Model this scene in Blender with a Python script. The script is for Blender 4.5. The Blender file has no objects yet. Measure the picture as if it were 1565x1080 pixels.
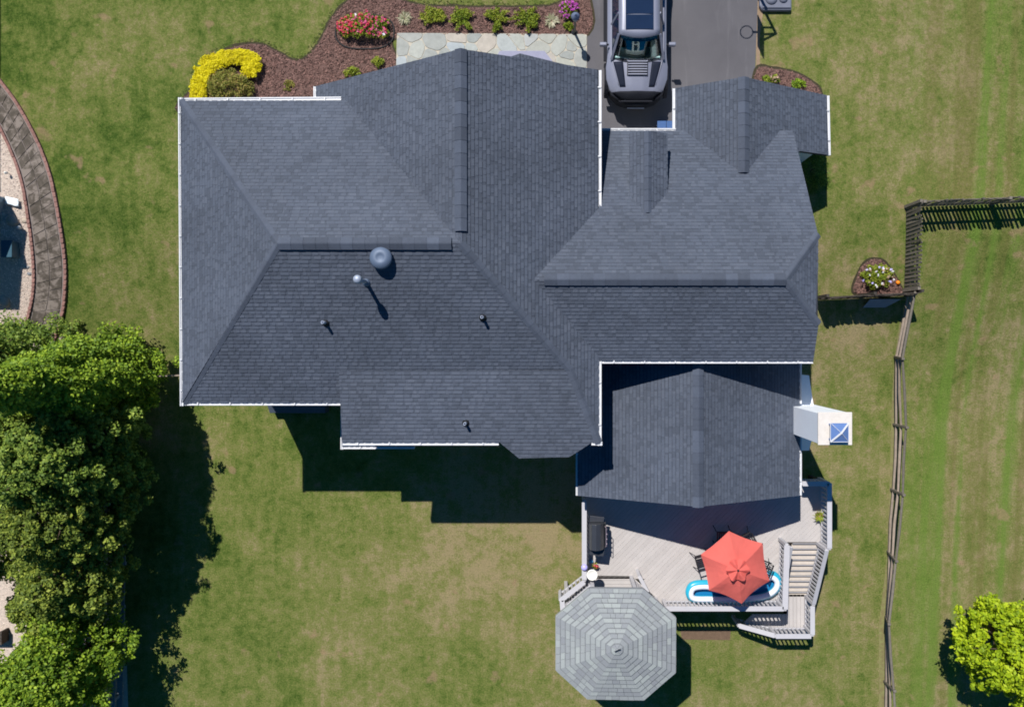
import bpy, math, random
import numpy as np
from mathutils import Vector, Matrix, noise
random.seed(7); rng = np.random.default_rng(7)
R = math.radians
sc = bpy.context.scene
COL = sc.collection
# ------------------------------------------------------------------ camera, sky, sun, exposure
H = 29.0; F = 1160.0; X0 = 850.0; Y0 = 525.0          # drone height, focal length and nadir of the 1565x1080 photograph
cam = bpy.data.cameras.new('drone_camera'); camo = bpy.data.objects.new('drone_camera', cam); COL.objects.link(camo)
camo.location = (0, 0, H); camo.rotation_euler = (0, 0, 0)
cam.sensor_width = 36; cam.lens = F/1565*36; cam.shift_x = (782.5-X0)/1565; cam.shift_y = -(540-Y0)/1565
cam.clip_start = .5; cam.clip_end = 800
sc.camera = camo
SUN_AZ = (.425, -.905); EL = R(54.5)
world = bpy.data.worlds.new('World'); sc.world = world; world.use_nodes = True
nt = world.node_tree; nt.nodes.clear()
sky = nt.nodes.new('ShaderNodeTexSky'); sky.sky_type = 'NISHITA'; sky.sun_disc = False
sky.sun_elevation = EL; sky.sun_rotation = R(-25.2); sky.air_density = 1.0; sky.dust_density = .3; sky.ozone_density = 1.6
bg = nt.nodes.new('ShaderNodeBackground'); bg.inputs[1].default_value = .056
wo = nt.nodes.new('ShaderNodeOutputWorld'); hsw = nt.nodes.new('ShaderNodeHueSaturation'); hsw.inputs['Saturation'].default_value = 1.6; nt.links.new(sky.outputs[0], hsw.inputs['Color']); nt.links.new(hsw.outputs[0], bg.inputs[0]); nt.links.new(bg.outputs[0], wo.inputs[0])
sl = bpy.data.lights.new('sun', 'SUN'); sl.energy = 4.6; sl.angle = R(.5); sl.color = (1, .97, .925)
so = bpy.data.objects.new('sun', sl); COL.objects.link(so)
dvec = Vector((SUN_AZ[0]*math.cos(EL), SUN_AZ[1]*math.cos(EL), -math.sin(EL)))
so.rotation_euler = dvec.to_track_quat('-Z', 'Y').to_euler(); so.location = (-10, 20, 40)
sc.view_settings.view_transform = 'Standard'; sc.view_settings.look = 'None'
sc.view_settings.exposure = 0.38; sc.view_settings.gamma = 1.0; sc.view_settings.use_curve_mapping = False
sc.render.engine = 'CYCLES'
sc.cycles.filter_width = 1.8
sc.cycles.max_bounces = 6

# ------------------------------------------------------------------ pixel <-> place
def W(px, py, z):
    D = H-z
    return Vector(((px-X0)/F*D, -(py-Y0)/F*D, z))
GT = 1.5                                               # the lot rises this much from back to front
def gz(y):
    t = min(1, max(0, (y+3.0)/9.0)); return GT*t*t*(3-2*t)
def G(px, py, dz=0):
    z = 0
    for _ in range(12): z = gz(-(py-Y0)/F*(H-z))
    return W(px, py, z) + Vector((0, 0, dz))
class Plane:
    def __init__(s, z0, gx=0, gy=0, x0=0, y0=0):
        s.gx, s.gy = gx, gy; s.c = z0-gx*x0-gy*y0
    def z(s, x, y): return s.c+s.gx*x+s.gy*y
    def hit(s, px, py):
        u = (px-X0)/F; v = (py-Y0)/F
        D = (H-s.c)/(1+s.gx*u-s.gy*v)
        return Vector((u*D, -v*D, H-D))
    def at(s, x, y): return Vector((x, y, s.z(x, y)))

# ------------------------------------------------------------------ materials
MATS = {}
def nodes(name):
    m = bpy.data.materials.new(name); m.use_nodes = True
    return m, m.node_tree, m.node_tree.nodes['Principled BSDF']
def N(t, kind, **kw):
    n = t.nodes.new(kind)
    for k, v in kw.items():
        if k == 'ins':
            for i, x in v.items(): n.inputs[i].default_value = x
        else: setattr(n, k, v)
    return n
def c4(c): return (c[0], c[1], c[2], 1)
def ramp(t, src, stops):
    r = t.nodes.new('ShaderNodeValToRGB'); e = r.color_ramp.elements
    while len(e) < len(stops): e.new(.5)
    for el, (p, c) in zip(e, stops):
        el.position = p; el.color = c4(c) if not isinstance(c, (int, float)) else (c, c, c, 1)
    t.links.new(src, r.inputs[0]); return r.outputs[0]
def mixc(t, fac, a, b, blend='MIX'):
    m = t.nodes.new('ShaderNodeMix'); m.data_type = 'RGBA'; m.blend_type = blend
    for inp, v in ((m.inputs[0], fac), (m.inputs[6], a), (m.inputs[7], b)):
        if isinstance(v, (int, float)): inp.default_value = v
        elif isinstance(v, tuple): inp.default_value = c4(v)
        else: t.links.new(v, inp)
    return m.outputs[2]
def nz(t, scale, detail=3, rough=.55, coord='pos', vec=None, dist=0):
    n = N(t, 'ShaderNodeTexNoise'); n.inputs['Scale'].default_value = scale; n.inputs['Detail'].default_value = detail
    n.inputs['Roughness'].default_value = rough; n.inputs['Distortion'].default_value = dist
    if vec is None:
        g = N(t, 'ShaderNodeNewGeometry'); vec = g.outputs['Position']
    t.links.new(vec, n.inputs['Vector']); return n.outputs['Fac']
def bump(t, b, src, strength=.3, dist=.02):
    n = N(t, 'ShaderNodeBump'); n.inputs['Strength'].default_value = strength; n.inputs['Distance'].default_value = dist
    t.links.new(src, n.inputs['Height']); t.links.new(n.outputs[0], b.inputs['Normal'])
def mat(name, col, rough=.8, var=.18, scale=6, metal=0, bs=.2, bscale=40, bdist=.01, spec=.3, isl=0, obj=0, col2=None, coat=0, trans=0):
    """general weathered material: two-scale noise tone, optional tone per mesh island or per object"""
    if name in MATS: return MATS[name]
    m, t, b = nodes(name)
    a = nz(t, scale, 5, .6); f = nz(t, scale*11, 3, .6)
    s = N(t, 'ShaderNodeMath', operation='ADD'); t.links.new(a, s.inputs[0]); t.links.new(f, s.inputs[1])
    dk = tuple(x*(1-var) for x in col); lt = tuple(min(1, x*(1+var)) for x in (col2 or col))
    mr = N(t, 'ShaderNodeMapRange'); mr.inputs[1].default_value = .65; mr.inputs[2].default_value = 1.35
    t.links.new(s.outputs[0], mr.inputs[0])
    c = mixc(t, mr.outputs[0], dk, lt)
    for amt, src in ((isl, 'isl'), (obj, 'obj')):
        if amt:
            r = N(t, 'ShaderNodeNewGeometry').outputs['Random Per Island'] if src == 'isl' else N(t, 'ShaderNodeObjectInfo').outputs['Random']
            k = N(t, 'ShaderNodeMapRange'); k.inputs[3].default_value = 1-amt; k.inputs[4].default_value = 1+amt; t.links.new(r, k.inputs[0])
            hs = N(t, 'ShaderNodeHueSaturation'); t.links.new(k.outputs[0], hs.inputs['Value']); t.links.new(c, hs.inputs['Color']); c = hs.outputs[0]
    t.links.new(c, b.inputs['Base Color'])
    b.inputs['Roughness'].default_value = rough; b.inputs['Metallic'].default_value = metal; b.inputs['Specular IOR Level'].default_value = spec
    b.inputs['Coat Weight'].default_value = coat
    if bs: bump(t, b, nz(t, bscale, 4, .65), bs, bdist)
    MATS[name] = m; return m

def shingle_mat(name, dark, mid, light, grain=.35):
    m, t, b = nodes(name)
    g = N(t, 'ShaderNodeNewGeometry'); r = g.outputs['Random Per Island']
    base = ramp(t, r, [(0, dark), (.22, dark), (.3, mid), (.62, mid), (1, light)])
    big = nz(t, .45, 4, .6); fine = nz(t, 55, 2, .7)
    k = N(t, 'ShaderNodeMapRange'); k.inputs[1].default_value = .3; k.inputs[2].default_value = .7; k.inputs[3].default_value = .86; k.inputs[4].default_value = 1.14; t.links.new(big, k.inputs[0])
    k2 = N(t, 'ShaderNodeMapRange'); k2.inputs[1].default_value = .25; k2.inputs[2].default_value = .75; k2.inputs[3].default_value = 1-grain; k2.inputs[4].default_value = 1+grain; t.links.new(fine, k2.inputs[0])
    mu = N(t, 'ShaderNodeMath', operation='MULTIPLY'); t.links.new(k.outputs[0], mu.inputs[0]); t.links.new(k2.outputs[0], mu.inputs[1])
    hs = N(t, 'ShaderNodeHueSaturation'); t.links.new(mu.outputs[0], hs.inputs['Value']); t.links.new(base, hs.inputs['Color'])
    t.links.new(hs.outputs[0], b.inputs['Base Color'])
    b.inputs['Roughness'].default_value = .82; b.inputs['Specular IOR Level'].default_value = .35
    bump(t, b, nz(t, 160, 2, .8), .5, .006)
    return m
M_SH = shingle_mat('charcoal_shingle', (.057, .068, .092), (.069, .082, .111), (.081, .094, .124), .2)
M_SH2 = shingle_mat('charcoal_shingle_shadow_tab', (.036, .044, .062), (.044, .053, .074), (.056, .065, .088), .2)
M_HIP = mat('hip_cap_shingle', (.066, .078, .106), .8, .15, 8, obj=.1, bs=.4, bscale=120)
M_GS = shingle_mat('pale_grey_shingle', (.15, .165, .19), (.21, .23, .245), (.29, .315, .32), .18)
M_CAP = mat('ridge_cap_shingle', (.062, .074, .102), .8, .15, 8, obj=.2, bs=.4, bscale=120)
M_DECKING = mat('roof_underlay', (.03, .033, .04), .9)
M_GUT = mat('white_gutter', (.62, .63, .66), .45, .13, 3, bs=0, spec=.4, col2=(.62, .62, .63))
M_SID = mat('white_siding', (.84, .87, .92), .6, .04, 3, bs=.1)
M_GLASS = mat('window_glass', (.03, .05, .07), .08, .1, 2, bs=0, spec=.8)
M_TRIM = mat('white_trim', (.75, .76, .78), .5, .05, 4, bs=0)
M_CONC = mat('chimney_crown', (.62, .57, .52), .85, .14, 5)
M_BLUEM = mat('blue_painted_metal', (.13, .22, .46), .35, .12, 4, bs=0, metal=.3)
M_GALV = mat('galvanised_metal', (.33, .37, .46), .5, .12, 6, metal=.3, bs=0)
M_VENT = mat('slate_painted_metal', (.10, .135, .20), .55, .1, 5, metal=.1, bs=0, spec=.4)
M_RUB = mat('black_rubber', (.012, .012, .014), .7, .2)
M_BLACKP = mat('black_plastic', (.016, .017, .02), .42, .2, 8, spec=.5)
M_GRILLC = mat('grill_hood_enamel', (.035, .038, .046), .32, .15, 6, spec=.6, bs=.05)
M_SHADESOIL = mat('shaded_trench_soil', (.045, .038, .02), .95, .3, 12, bs=.6, bscale=30, bdist=.03)
M_MULCH = mat('brown_mulch', (.125, .068, .055), .95, .4, 9, bs=1, bscale=45, bdist=.04, col2=(.16, .095, .08))
M_CHIP = mat('mulch_chip', (.165, .092, .076), .9, .25, 5, isl=.75, bs=0)
M_GRAVEL = mat('gravel_bed', (.52, .43, .36), .95, .3, 10, bs=.8, bscale=30, bdist=.04)
M_PEB = mat('pebble', (.70, .60, .53), .85, .15, 4, isl=.4, bs=0)
M_BRICK = mat('red_brick', (.235, .125, .105), .9, .25, 12, obj=.12, bs=.5, bscale=60)
M_MORTAR = mat('stone_mortar', (.43, .385, .31), .95, .15, 9)
M_DECKB = mat('deck_composite', (.42, .39, .375), .75, .08, 3, obj=.05, bs=.15)
M_TREAD = mat('stair_tread_board', (.45, .41, .38), .8, .12, 5, obj=.06, col2=(.50, .43, .36))
M_RAIL = mat('grey_railing_paint', (.45, .44, .46), .55, .06, 4, bs=0)
M_WOOD = mat('weathered_fence_wood', (.16, .14, .115), .9, .25, 9, obj=.22, bs=.6, bscale=50)
M_WOODL = mat('weathered_rail_wood', (.27, .215, .17), .9, .3, 7, obj=.15, bs=.6, bscale=50)
M_WOODD = mat('dark_fence_board', (.06, .05, .042), .9, .3, 9, obj=.25)
M_GFENCE = mat('bluish_grey_fence_board', (.20, .22, .23), .85, .2, 5, obj=.12)
M_BARK = mat('tree_bark', (.07, .05, .035), .95, .3, 14, bs=.8, bscale=30, bdist=.03)
M_CORAL = None
M_CYAN = mat('cyan_vinyl', (.02, .36, .52), .3, .06, 3, bs=0, spec=.5)
M_WVINYL = mat('white_vinyl', (.66, .70, .78), .35, .04, 3, bs=0, spec=.5)
M_STEEL = mat('pink_tinted_steel', (.45, .36, .40), .3, .1, 6, metal=.7, bs=0)
M_WHITE = mat('white_enamel', (.78, .76, .70), .4, .05, 3, bs=0)
M_CREAM = mat('cream_plastic', (.62, .54, .42), .6, .06, 3, bs=0)
M_BIN = mat('blue_bin_plastic', (.02, .075, .22), .4, .1, 3, bs=0, spec=.5)
M_SLAB = mat('lilac_painted_concrete', (.27, .27, .36), .8, .08, 5)

def leaf_mat(name, a, b_, c, trans=.25):
    m, t, b = nodes(name)
    g = N(t, 'ShaderNodeNewGeometry'); r = g.outputs['Random Per Island']
    big = nz(t, 1.6, 3, .6)
    s = N(t, 'ShaderNodeMath', operation='MULTIPLY_ADD', ins={1: .55, 2: 0}); t.links.new(r, s.inputs[0])
    s2 = N(t, 'ShaderNodeMath', operation='MULTIPLY_ADD', ins={1: .9}); t.links.new(big, s2.inputs[0]); t.links.new(s.outputs[0], s2.inputs[2])
    s3 = N(t, 'ShaderNodeMath', operation='SUBTRACT', ins={1: .22}); t.links.new(s2.outputs[0], s3.inputs[0])
    col = ramp(t, s3.outputs[0], [(.15, a), (.5, b_), (.85, c)])
    t.links.new(col, b.inputs['Base Color']); b.inputs['Roughness'].default_value = .6; b.inputs['Specular IOR Level'].default_value = .25
    tr = N(t, 'ShaderNodeBsdfTranslucent'); t.links.new(col, tr.inputs[0])
    mx = N(t, 'ShaderNodeMixShader', ins={0: trans}); t.links.new(b.outputs[0], mx.inputs[1]); t.links.new(tr.outputs[0], mx.inputs[2])
    t.links.new(mx.outputs[0], t.nodes['Material Output'].inputs[0])
    return m
L_BRIGHT = leaf_mat('leaf_fresh_green', (.06, .12, .010), (.17, .275, .02), (.36, .47, .035))
L_DARK = leaf_mat('leaf_deep_green', (.055, .105, .016), (.145, .225, .032), (.33, .41, .065))
L_OLIVE = leaf_mat('leaf_olive_green', (.06, .095, .016), (.165, .225, .032), (.36, .41, .06))
L_LIME = leaf_mat('leaf_lime', (.13, .21, .006), (.30, .41, .010), (.50, .58, .02))
L_YEL = leaf_mat('leaf_golden', (.55, .46, .004), (.76, .66, .006), (.86, .78, .02), .3)
L_YG = leaf_mat('leaf_yellow_green', (.10, .17, .014), (.22, .28, .022), (.38, .38, .05))
L_RUST = leaf_mat('leaf_russet', (.12, .15, .02), (.26, .26, .05), (.44, .30, .10))
L_PALE = leaf_mat('leaf_variegated', (.22, .24, .12), (.45, .42, .28), (.62, .56, .45))
L_RED = leaf_mat('petal_red', (.5, .015, .05), (.62, .04, .10), (.72, .16, .16), .1)
L_PINK = leaf_mat('petal_pink', (.55, .03, .19), (.68, .09, .25), (.75, .3, .4), .1)
L_MAG = leaf_mat('petal_magenta', (.32, .02, .28), (.48, .05, .40), (.6, .2, .55), .1)
L_WHT = leaf_mat('petal_white', (.6, .55, .62), (.75, .72, .74), (.8, .8, .8), .1)
L_LILAC = leaf_mat('petal_lilac', (.38, .32, .7), (.5, .45, .8), (.7, .65, .85), .1)
L_DRY = leaf_mat('petal_dry', (.4, .26, .18), (.5, .34, .24), (.55, .42, .32), .1)
L_GRASS = leaf_mat('grass_blade', (.07, .11, .015), (.12, .16, .03), (.18, .2, .06))

# ------------------------------------------------------------------ mesh building
ORG = {}
def org(o): return ORG.get(o.name, Vector((0, 0, 0)))
class MB:
    def __init__(s): s.v = []; s.f = []
    def add(s, vs, fs):
        n = len(s.v); s.v += [tuple(v) for v in vs]; s.f += [tuple(i+n for i in f) for f in fs]; return s
    def box(s, x0, x1, y0, y1, z0, z1, M=None):
        vs = [Vector((x, y, z)) for z in (z0, z1) for y in (y0, y1) for x in (x0, x1)]
        if M is not None: vs = [M @ v for v in vs]
        return s.add(vs, [(0, 2, 3, 1), (4, 5, 7, 6), (0, 1, 5, 4), (1, 3, 7, 5), (3, 2, 6, 7), (2, 0, 4, 6)])
    def bar(s, a, b, w, h, up=Vector((0, 0, 1))):
        a, b = Vector(a), Vector(b); t = (b-a).normalized()
        sd = t.cross(up)
        if sd.length < 1e-4: sd = t.cross(Vector((0, 1, 0)))
        sd.normalize(); u = sd.cross(t).normalized()
        vs = [p+sd*(i*w/2)+u*(j*h/2) for p in (a, b) for i, j in ((-1, -1), (1, -1), (1, 1), (-1, 1))]
        return s.add(vs, [(0, 1, 2, 3), (7, 6, 5, 4), (0, 4, 5, 1), (1, 5, 6, 2), (2, 6, 7, 3), (3, 7, 4, 0)])
    def tube(s, pts, rs, n=10, closed=False, cap=True):
        pts = [Vector(p) for p in pts]; k = len(pts)
        if isinstance(rs, (int, float)): rs = [rs]*k
        vs = []; fs = []
        for i, p in enumerate(pts):
            t = (pts[(i+1) % k]-pts[i-1]) if closed else (pts[min(i+1, k-1)]-pts[max(i-1, 0)])
            t.normalize(); a = t.cross(Vector((0, 0, 1)))
            if a.length < 1e-3: a = t.cross(Vector((0, 1, 0)))
            a.normalize(); b = a.cross(t)
            vs += [p+(a*math.cos(2*math.pi*j/n)+b*math.sin(2*math.pi*j/n))*rs[i] for j in range(n)]
        for i in range(k if closed else k-1):
            for j in range(n):
                i2 = (i+1) % k; fs.append((i*n+j, i*n+(j+1) % n, i2*n+(j+1) % n, i2*n+j))
        if cap and not closed: fs += [tuple(range(n))[::-1], tuple(range((k-1)*n, k*n))]
        return s.add(vs, fs)
    def lathe(s, c, prof, n=20):
        c = Vector(c); vs = []; fs = []
        for r, z in prof: vs += [c+Vector((r*math.cos(2*math.pi*j/n), r*math.sin(2*math.pi*j/n), z)) for j in range(n)]
        for i in range(len(prof)-1):
            for j in range(n): fs.append((i*n+j, i*n+(j+1) % n, (i+1)*n+(j+1) % n, (i+1)*n+j))
        fs += [tuple(range(n))[::-1], tuple(range((len(prof)-1)*n, len(prof)*n))]
        return s.add(vs, fs)
    def prism(s, pts, th, down=True):
        """polygon of 3-D points (counter-clockwise from above) thickened downwards by th"""
        pts = [Vector(p) for p in pts]; n = len(pts)
        ar = sum(pts[i].x*pts[(i+1) % n].y-pts[(i+1) % n].x*pts[i].y for i in range(n))
        if ar < 0: pts = pts[::-1]
        lo = [p-Vector((0, 0, th)) for p in pts]
        return s.add(pts+lo, [tuple(range(n)), tuple(range(2*n-1, n-1, -1))]+[(i, n+i, n+(i+1) % n, (i+1) % n) for i in range(n)])
    def build(s, name, m, parent=None, kind=None, label=None, cat=None, group=None, smooth=False, bevel=0, subsurf=0):
        o0 = org(parent) if parent else (Vector((0, 0, 0)))
        me = bpy.data.meshes.new(name)
        if parent is None and kind != 'structure' and cat:
            a = np.array(s.v); o0 = Vector(((a[:, 0].min()+a[:, 0].max())/2, (a[:, 1].min()+a[:, 1].max())/2, a[:, 2].min()))
        me.from_pydata([(x-o0.x, y-o0.y, z-o0.z) for x, y, z in s.v], [], s.f); me.update()
        return finish(me, name, m, parent, kind, label, cat, group, smooth, bevel, o0, subsurf)
def finish(me, name, m, parent, kind, label, cat, group, smooth, bevel, o0, subsurf=0):
    me.materials.append(m)
    if smooth: me.polygons.foreach_set('use_smooth', [True]*len(me.polygons))
    o = bpy.data.objects.new(name, me); COL.objects.link(o)
    if parent: o.parent = parent; ORG[o.name] = org(parent).copy()
    else: o.location = o0; ORG[o.name] = Vector(o0)
    if bevel:
        b = o.modifiers.new('bevel', 'BEVEL'); b.width = bevel; b.segments = 2; b.limit_method = 'ANGLE'
    if subsurf:
        b = o.modifiers.new('subsurf', 'SUBSURF'); b.levels = subsurf; b.render_levels = subsurf
    if kind: o['kind'] = kind
    if label: o['label'] = label
    if cat: o['category'] = cat
    if group: o['group'] = group
    return o
def quads(name, arr, m, parent=None, kind=None, label=None, cat=None, group=None, smooth=False):
    """arr: (n,4,3) world coordinates -> one mesh of loose quads"""
    n = len(arr); o0 = org(parent) if parent else Vector((float(arr[:, :, 0].mean()), float(arr[:, :, 1].mean()), float(arr[:, :, 2].min())))
    if parent is None and kind == 'structure': o0 = Vector((0, 0, 0))
    me = bpy.data.meshes.new(name)
    me.vertices.add(n*4); me.vertices.foreach_set('co', (arr-np.array(o0)).reshape(-1).astype(np.float32))
    me.loops.add(n*4); me.loops.foreach_set('vertex_index', np.arange(n*4, dtype=np.int32))
    me.polygons.add(n); me.polygons.foreach_set('loop_start', np.arange(0, n*4, 4, dtype=np.int32))
    me.polygons.foreach_set('loop_total', np.full(n, 4, dtype=np.int32)); me.update(calc_edges=True)
    return finish(me, name, m, parent, kind, label, cat, group, smooth, 0, o0)
def thing(name, label, cat, loc, group=None):
    o = bpy.data.objects.new(name, None); COL.objects.link(o); o.location = loc; ORG[o.name] = Vector(loc)
    o.empty_display_size = .3; o['label'] = label; o['category'] = cat
    if group: o['group'] = group
    return o
def piece(name, me, parent, world_loc, rotz=0, scale=None, M=None):
    o = bpy.data.objects.new(name, me); COL.objects.link(o); o.parent = parent
    o.location = Vector(world_loc)-org(parent); o.rotation_euler = (0, 0, rotz)
    if scale: o.scale = scale
    if M is not None: o.matrix_local = Matrix.Translation(Vector(world_loc)-org(parent)) @ M
    ORG[o.name] = Vector(world_loc); return o
def mesh_of(mb, name, m):
    me = bpy.data.meshes.new(name); me.from_pydata(mb.v, [], mb.f); me.update(); me.materials.append(m); return me
def spline(pts, n=8, closed=True):
    pts = [Vector((p[0], p[1], 0)) for p in pts]; out = []; k = len(pts)
    for i in range(k if closed else k-1):
        if closed: a, b, c, d = pts[i-1], pts[i], pts[(i+1) % k], pts[(i+2) % k]
        else: a, b, c, d = pts[max(i-1, 0)], pts[i], pts[i+1], pts[min(i+2, k-1)]
        for j in range(n):
            t = j/n; out.append(.5*((2*b)+(c-a)*t+(2*a-5*b+4*c-d)*t*t+(3*b-a-3*c+d)*t**3))
    if not closed: out.append(pts[-1])
    return [(p.x, p.y) for p in out]
def inpoly(x, y, P):
    r = False; j = len(P)-1
    for i in range(len(P)):
        if (P[i][1] > y) != (P[j][1] > y) and x < (P[j][0]-P[i][0])*(y-P[i][1])/(P[j][1]-P[i][1])+P[i][0]: r = not r
        j = i
    return r
def clip_half(P, nx, ny, c):
    """keep nx*x+ny*y<=c"""
    out = []
    for i in range(len(P)):
        a, b = P[i], P[(i+1) % len(P)]; da = nx*a[0]+ny*a[1]-c; db = nx*b[0]+ny*b[1]-c
        if da <= 0: out.append(a)
        if (da < 0 < db) or (db < 0 < da):
            t = da/(da-db); out.append((a[0]+(b[0]-a[0])*t, a[1]+(b[1]-a[1])*t))
    return out
def sheet(name, px, dz, m, wob=0, **kw):
    """ground sheet from a pixel outline, draped on the rising lot"""
    import mathutils
    P = [G(x, y) for x, y in px]
    if wob:
        P = [p+Vector((noise.noise(p*2.3), noise.noise(p*2.3+Vector((9, 9, 0))), 0))*wob for p in P]
    pts = [(p.x, p.y) for p in P]
    xs = [p[0] for p in pts]; ys = [p[1] for p in pts]
    mb = MB(); flat = min(ys) > 6.0 or max(ys) < -3.0
    bands = [(min(ys)-1, max(ys)+1)] if flat else []
    if not flat:
        y = min(ys)
        while y < max(ys): bands.append((y, y+.4)); y += .4
    for b0, b1 in bands:
        q = clip_half(clip_half(pts, 0, 1, b1), 0, -1, -b0)
        if len(q) < 3: continue
        tris = mathutils.geometry.tessellate_polygon([[Vector((x, y, 0)) for x, y in q]])
        mb.add([(x, y, gz(y)+dz) for x, y in q], [tuple(t) if (Vector((q[t[1]][0]-q[t[0]][0], q[t[1]][1]-q[t[0]][1], 0)).cross(Vector((q[t[2]][0]-q[t[0]][0], q[t[2]][1]-q[t[0]][1], 0)))).z > 0 else tuple(t)[::-1] for t in tris])
    return mb.build(name, m, **kw), pts

# ------------------------------------------------------------------ foliage
def leaves(C, rad, per, size, flat=.5, up=.6, stretch=1.0):
    """C (n,3) clump centres; returns (n*per,4,3) small leaf faces"""
    C = np.repeat(np.asarray(C, float), per, axis=0); n = len(C)
    if not np.isscalar(rad): rad = np.repeat(rad, per)[:, None]
    d = rng.normal(size=(n, 3)); d /= np.linalg.norm(d, axis=1)[:, None]
    d = d*(rng.random((n, 1))**.45)*rad; d[:, 2] *= flat
    P = C+d
    nrm = rng.normal(size=(n, 3))*.75+d/np.maximum(np.linalg.norm(d, axis=1)[:, None], 1e-4)*.7; nrm[:, 2] += up
    nrm /= np.linalg.norm(nrm, axis=1)[:, None]
    a = np.cross(nrm, rng.normal(size=(n, 3))); a /= np.linalg.norm(a, axis=1)[:, None]; b = np.cross(nrm, a)
    s = size*(.6+.8*rng.random((n, 1)))
    a = a*s*stretch; b = b*s*.62
    return np.stack([P-a, P+b*1.0-a*.1, P+a, P-b-a*.1], axis=1)
def blades(C, rad, n, length, width):
    out = []
    for _ in range(n):
        th = random.random()*2*math.pi; l = length*random.uniform(.6, 1.1); r0 = random.random()*rad
        p = Vector(C)+Vector((math.cos(th), math.sin(th), 0))*r0; d = Vector((math.cos(th), math.sin(th), random.uniform(.4, 1.3))).normalized()
        sd = Vector((-math.sin(th), math.cos(th), 0))*width
        q = p+d*l*.6; e = q+Vector((d.x, d.y, -.2))*l*.5
        out.append([p-sd*.5, q-sd, e, q+sd])
    return np.array([[tuple(v) for v in q] for q in out])
def tree(name, label, px, py, h, Rr, lm, group, n=330, per=62, size=.075, kind='cone', z0=.5, clump=.34, lean=(0, 0), cat='tree'):
    b = G(px, py); t = thing(name, label, cat, b, group)
    top = b+Vector((lean[0], lean[1], h))
    mb = MB(); mb.tube([b-Vector((0, 0, .2)), b.lerp(top, .4), b.lerp(top, .94)], [.16+.01*h, .11, .025], 8); mb.build('trunk', M_BARK, t)
    C = []; lb = MB(); ph = random.random()*9
    for i in range(n):
        u = ((i+.5)/n)**.9
        if kind == 'cone':
            rr = Rr*(1-u**1.5)**.75*(.78+.35*noise.noise(Vector((u*6, ph, 0)))+.1)
        else:
            rr = Rr*math.sqrt(max(0, 1-(2*u-.92)**2/1.2))
        th = i*2.39996+ph
        lobes = 1+(.42 if kind == 'round' else .3)*noise.noise(Vector((math.cos(th)*1.9+ph, math.sin(th)*1.9, u*3.6)))*2
        q = .55+.45*random.random()**.6
        base = b.lerp(top, z0/h+(1-z0/h)*u)
        c = base+Vector((math.cos(th), math.sin(th), 0))*rr*q*lobes+Vector((0, 0, random.uniform(-.2, .2)))
        if i % 9 == 0 and rr > .4: lb.tube([base-Vector((0, 0, .3)), c], [.035, .012], 5)
        C.append(tuple(c))
    C = np.array(C); rad = clump*.82*(.6+.8*rng.random(len(C)))
    quads('crown', leaves(C, rad, int(per*1.25), size*.74, .8, up=.85), lm, t, kind='stuff')
    lb.build('limb', M_BARK, t)
    return t

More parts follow.
